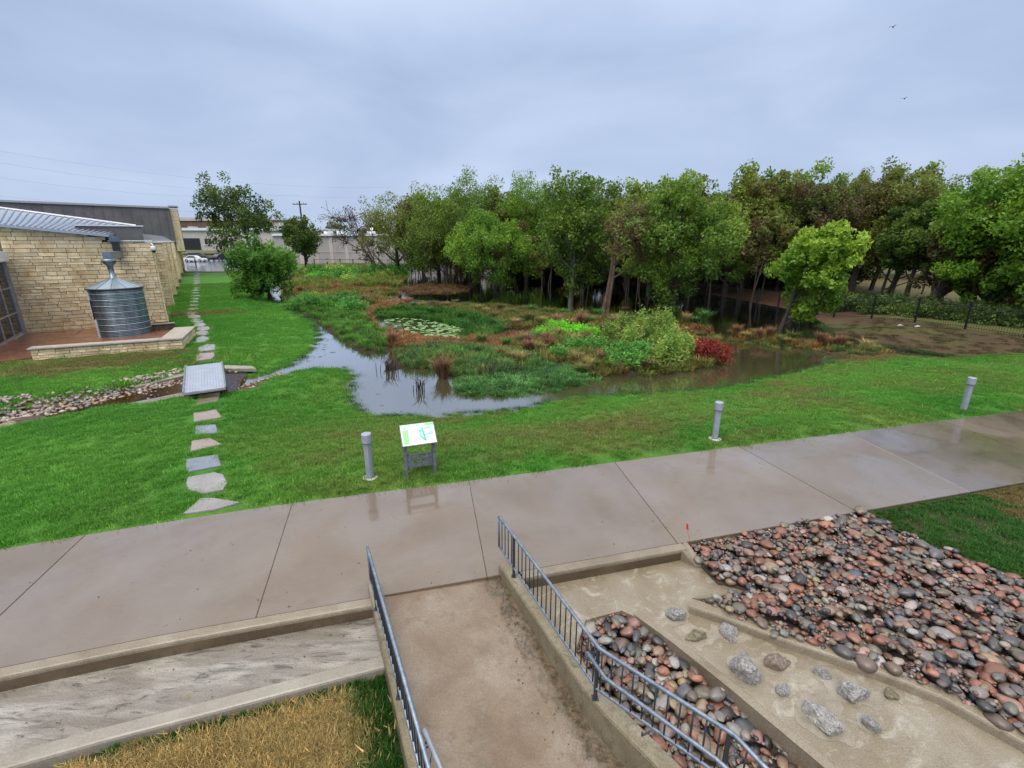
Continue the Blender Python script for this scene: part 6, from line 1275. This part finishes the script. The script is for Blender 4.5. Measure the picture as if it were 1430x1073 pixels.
# algae-green flooded turf at the right end of the pond
# lawn: short turf over everything that is mown, denser and finer near the path
gL = np.random.default_rng(5)
def lawn_points(dens, t0, t1, x0, x1, seed):
    g = np.random.default_rng(seed); n = int(dens*(x1-x0)*(t1-t0)); x_ = g.uniform(x0, x1, n); t_ = g.uniform(t0, t1, n); q_ = np.column_stack([x_, yfar(x_)+t_])
    dx, dy, dz = q_[:, 0], q_[:, 1], -.2-CAMH; c = dy*cp-dz*sp; up = dy*sp+dz*cp; u_ = 715+FPX*dx/c; v_ = 536.5-FPX*up/c; q_ = q_[(u_ > -90) & (u_ < 1520)]
    dpn = sdpoly(q_, POND); dcr = sdpoly(q_, CREEKW); keep = (dpn > -.35+.5*g.uniform(0, 1, len(q_))**2-.25) & (dcr > .06)
    keep &= sdpoly(q_, np.array(patio_poly)) > .1; keep &= sdpoly(q_, np.array([(p[0]+bo.x, p[1]+bo.y) for p in bl])) > .0
    w1 = (q_-lwA)@ld_; w2 = (q_-lwA)@np.array((-ld_[1], ld_[0])); keep &= ~((w1 > -.1) & (w1 < ln_+.1) & (w2 > -.1) & (w2 < 3.5))
    fb = (q_-C1)@VB; fa = (q_-C1)@UB; keep &= ~((fb < .1) & (fa > -.1)); keep &= ~((fb < -5.9) & (fa > -12) & (fa < 1))
    for pts, _, _ in flags:
        if pts[0][1] < 400: continue
        keep &= sdpoly(q_, np.array([gp(x2, y2)[:2] for x2, y2 in pts])) > .07
    nomud = ~((sdpoly(q_, POND) > 0) & (q_[:, 0] > 13.6) & (q_[:, 1] > 22.0)); thin = g.uniform(0, 1, len(q_)) < .25; keep &= nomud | thin
    keep &= ~((q_[:, 1] > 31) & (q_[:, 0] > -6)); keep &= fence_side(q_) < .5
    return q_[keep]
def lawn(name, label, q_, protos, s, seed, dz=-.012):
    g = np.random.default_rng(seed); h = np.concatenate([ground(k) for k in np.array_split(q_, 4)]); c_ = ground_colour(q_); wetc = ss(-(sdpoly(q_, POND)-.05)/.2)[:, None]; c_ = c_*(1-wetc)+np.array((.04,.12,.03))*wetc
    c_ = c_*(1+.10*fnoise(q_, 2.6, 11)[:, None]); ok = h > WZ-.12; q_, h, c_ = q_[ok], h[ok], c_[ok]
    scatter(name, protos, np.column_stack([q_, h+dz]), g.uniform(0, 6.28, len(q_)), g.uniform(s*.75, s*1.3, len(q_)), c_, tilt=.05, label=label, cat='lawn')
lawn('lawn_grass', 'mown green lawn between the path and the pond', lawn_points(24, 0.16, 8, -17, 26, 51), turfn, 1.0, 52)
lawn('lawn_grass', 'mown lawn further back by the building and pond margin', lawn_points(13, 8, 27, -30, 34, 53), turf, 1.0, 54)
lawn('lawn_grass', 'far strip of mown lawn running back to the car park', lawn_points(6, 27, 62, -42, -10, 55), turf, 1.4, 56)
# taller fringe along the path and wall edges
def near_col(q_, dry, seed):
    n = len(q_); a = np.clip(.5+.55*fnoise(q_, 1.6, seed), 0, 1)[:, None]*dry; return np.array((.035,.13,.02))*(1-a)+np.array((.34,.25,.10))*a
def near_lawn(name, label, poly, z, dens, dry, s, seed, bald=None):
    q1 = in_poly(poly, dens, seed, .30); q2 = in_poly(poly, 260, seed+9, .05); q2 = q2[sdpoly(q2, np.array(poly)) > -.36]; nb = len(q1); q_ = np.concatenate([q1, q2]); ed = np.arange(len(q_)) >= nb; dx, dy = q_.T; c = dy*cp+(CAMH)*sp; up = dy*sp-CAMH*cp; u_ = 715+FPX*dx/c; v_ = 536.5-FPX*up/c; kk = (u_ > -120) & (u_ < 1550) & (v_ < 1180) & (c > .5); q_ = q_[kk]; ed = ed[kk]
    g = np.random.default_rng(seed); c_ = near_col(q_, dry, seed % 5) if not callable(dry) else dry(q_); n = len(q_)
    scatter(name, turfn+edge_t, np.column_stack([q_, np.full(n, z)]), g.uniform(0, 6.28, n), g.uniform(s*.8, s*1.2, n), c_*g.uniform(.92, 1.08, (n, 1)), np.where(ed, 4+g.integers(0, 3, n), g.integers(0, 4, n)), tilt=.1, label=label, cat='lawn')
near_lawn('near_turf', 'patchy green lawn right of the cobble bed', [(p[0], p[1]) for p in lawnR], -.035, 22, lambda q_: np.where((fnoise(q_, .75, 3)+.9*ss((q_[:, 0]-8.2)/1.8)-.55*ss((q_[:, 0]-10.5)/1.) > .55)[:, None], np.array((.20,.16,.06)), np.array((.045,.14,.022)))*(1+.2*fnoise(q_, 3, 1)[:, None]), .9, 61)
def dl(q_):
    e1 = np.minimum(np.abs((q_-L0)@RNL), 9); kk = np.array([P(0,1073,-.15)[:2], P(528,934,-.15)[:2]]); t = (kk[1]-kk[0])/np.linalg.norm(kk[1]-kk[0]); e2 = np.abs((q_-kk[0])@np.array((-t[1], t[0])))
    a = ss((np.minimum(e1*.9, e2*1.5+.12)-.30+.16*fnoise(q_, 3.2, 2))/.18)[:, None]; return np.array((.035,.12,.02))*(1-a)+np.array((.44,.34,.14))*a
near_lawn('straw_turf', 'straw-yellow dead grass with green edges at bottom left', [(p[0], p[1]) for p in lawnL], -.25, 60, dl, 1.35, 63)
strawt = [tile('straw', 770+i, 60, .07, .08, .005, 1.3, 2, .8) for i in range(3)]
q_ = in_poly([(p[0], p[1]) for p in lawnL], 110, 64, .05); c = q_[:, 1]*cp+CAMH*sp; v_ = 536.5-FPX*(q_[:, 1]*sp-CAMH*cp)/c; q_ = q_[(v_ < 1180)]; cc = dl(q_); m_ = cc[:, 0] > .2; q_, cc = q_[m_], cc[m_]
scatter('straw_tufts', strawt, np.column_stack([q_, np.full(len(q_), -.245)]), rng.uniform(0, 6.28, len(q_)), rng.uniform(.7, 1.2, len(q_)), cc*rng.uniform(.7, 1.2, (len(q_), 1)), label='matted straw-coloured dead grass clumps at bottom left', cat='dead grass')
# stray blades poking through the flooded margin
q_ = np.concatenate([in_poly(PL([(430,500),(470,512),(492,522),(486,570),(500,580),(560,582),(600,585),(560,562),(510,545),(520,530),(480,508)], WZ), 5, 71), in_poly(PL([(395,430),(430,452),(442,470),(440,490),(420,505),(470,505),(460,480),(440,455)], WZ), 5, 72), in_poly(PL([(535,500),(560,512),(580,530),(545,540),(530,520)], WZ), 4, 73)])
scatter('flooded_grass', turf, np.column_stack([q_, np.full(len(q_), WZ-.015)]), rng.uniform(0, 6.28, len(q_)), rng.uniform(.15, .45, len(q_)), np.tile((.05,.14,.035), (len(q_), 1)), label='stray grass blades poking through the flooded lawn margin', cat='grass')
# lily pads
M_pad = leaf_mat('lily_pad', (.09,.19,.06), (.19,.30,.12), (.30,.42,.20), .35, .1)
lp = thing('water_lilies', 'scattered pale green lily pads floating on the dark pool in the island', 'water lily', tuple(P(605,456,WZ)))
lo_ = Vector(lp.location); pmesh = []
for k in range(4):
    n_ = 11; a_ = [(.35+2*math.pi*.92*j/(n_-1)) for j in range(n_)]; vs = [(0,0,0)]+[(math.cos(t)*(1+.06*math.sin(3*t+k)), math.sin(t), .03*math.sin(2*t+k)) for t in a_]; pmesh.append(mesh_np('lily_pad', np.array(vs), [(0, j+1, j+2) for j in range(n_-1)], M_pad, tint=[.2+.25*k]*len(vs)))
q_ = in_poly(PL([(532,447),(560,444),(600,447),(645,456),(675,463),(664,470),(640,473),(600,472),(562,463)], WZ), 14, 81); gq = np.random.default_rng(82); q_ = q_[gq.uniform(0, 1, len(q_)) < (.35+.65*ss((q_[:, 0]-q_[:, 0].mean()+2)/4))][:290]
for i, (x_, y_) in enumerate(q_): link('lily_pad', pmesh[i % 4], lp, (x_-lo_.x, y_-lo_.y, .012+.0006*(i % 9)), (gq.normal(0, .04), gq.normal(0, .04), gq.uniform(0, 6.28)), (gq.uniform(.08, .17),)*3)
# creek stones
gcs = [mesh_np('creek_stone', *ico(40+k, 1, .2), M_cobm, True) for k in range(4)]
M_cs, nt, bs = new_mat('creek_stone'); at = N(nt, 'ShaderNodeAttribute', attribute_name='gcol', attribute_type='INSTANCER'); nt.links.new(at.outputs['Color'], bs.inputs['Base Color']); bs.inputs['Roughness'].default_value = .4; bs.inputs['Coat Weight'].default_value = .3
for m_ in gcs: m_.materials.clear(); m_.materials.append(M_cs)
PC = np.array([(.25,.21,.18),(.32,.27,.23),(.18,.145,.13),(.30,.19,.14),(.13,.12,.125),(.40,.35,.30)])
far_side = [(150,548),(262,519),(262,533),(210,545),(160,556),(60,583),(0,590),(-90,612),(-90,596),(0,572),(60,566)]
near_side = [(256,553),(180,573),(90,592),(60,600),(0,612),(-80,630),(-80,622),(0,603),(90,586),(180,567),(235,556)]
q_ = np.concatenate([in_poly(PL(far_side, -.36), 130, 91), in_poly(PL(near_side, -.36), 70, 92), in_poly(PL([(400,514),(318,540),(318,545),(345,541),(390,524)], -.42), 25, 93), in_poly(CREEKW, 7, 94)]); n_ = len(q_); gq = np.random.default_rng(95)
scatter('creek_stones', gcs, np.column_stack([q_, ground(q_)+.02]), gq.uniform(0, 6.28, n_), gq.uniform(.03, .075, n_), PC[gq.integers(0, 6, n_)]*gq.uniform(.75, 1.2, (n_, 1)), tilt=.5, label='pale rounded stones lining the little creek', cat='stones')
bigs = in_poly(PL(far_side, -.36), 12, 96)[:80]; cbed = struct(thing('creek_bed', None, None, (bigs[0][0], bigs[0][1], -.4))); cbo = Vector(cbed.location); hb_ = ground(bigs)
vm = [mesh_np('stone', *ico(60+k, 2, .2), M_cob, True) for k in range(4)]
for i, (x_, y_) in enumerate(bigs): link('stone', vm[i % 4], cbed, (x_-cbo.x, y_-cbo.y, hb_[i]+.05-cbo.z), (gq.normal(0,.2), gq.normal(0,.2), gq.uniform(0,6.28)), (gq.uniform(.08,.13), gq.uniform(.06,.09), gq.uniform(.04,.06)), color=tuple(PC[i % 6]))
# fallen leaves and grit on the wet concrete
lv = mesh_np('leaf', np.array([(-.5,0,0),(0,.28,.08),(.5,0,.02),(0,-.28,.06)])*.05, np.array([[0,1,2,3]]), M_cs); gf = np.random.default_rng(123)
q1 = np.column_stack([gf.uniform(-9, 16, 150), np.zeros(150)]); tt = gf.beta(.6, .8, 150); q1[:, 1] = ynear(q1[:, 0])+.08+(yfar(q1[:, 0])-ynear(q1[:, 0])-.16)*tt
q2 = in_poly([tuple(R0+RN*-.05), tuple(RB-RN*.08), tuple(RB-RN*.55+RD*.2), tuple(R0-RN*.35)], 60, 124); zz = np.array([rz(p) for p in q2])
q3 = in_poly(PL([(20,960),(500,860),(515,905),(20,1040)], -.2), 18, 125); zs = np.concatenate([np.full(150, .004), zz+.006, np.full(len(q3), SPz+.004)]); qa = np.concatenate([q1, q2, q3]); n_ = len(qa)
LC = np.array([(.05,.03,.015),(.10,.055,.02),(.03,.022,.015),(.14,.10,.04),(.05,.07,.02)])
scatter('fallen_leaves', [lv], np.column_stack([qa, zs]), gf.uniform(0, 6.28, n_), gf.uniform(.15, .75, n_), LC[gf.integers(0, 5, n_)], tilt=.1, label='scattered wet leaf fragments on the path, ramp and channel', cat='leaves')
# two birds far up
M_bird = plain('bird_feathers', (.02,.02,.025), .7)
for (x_, y_), lb in zip(((1247,38),(1263,138)), ('tiny dark bird high in the upper right sky', 'tiny dark bird lower in the right sky above the trees')):
    p = V(x_, y_, 60); t_ = thing('bird', lb, 'bird', tuple(p), .6); MB().lathe([(0,-.2),(.05,-.12),(.07,0),(.05,.1),(.03,.16),(0,.2)], 8).obj('body', M_bird, t_, True).rotation_euler.y = math.pi/2
    for s_ in (-1, 1): MB().add([(.06,0,.02),(-.07,0,.02),(-.12,s_*.24,.10),(.02,s_*.26,.11),(-.12,s_*.46,.04)], [(0,1,2,3),(3,2,4)]).obj('wing', M_bird, t_)
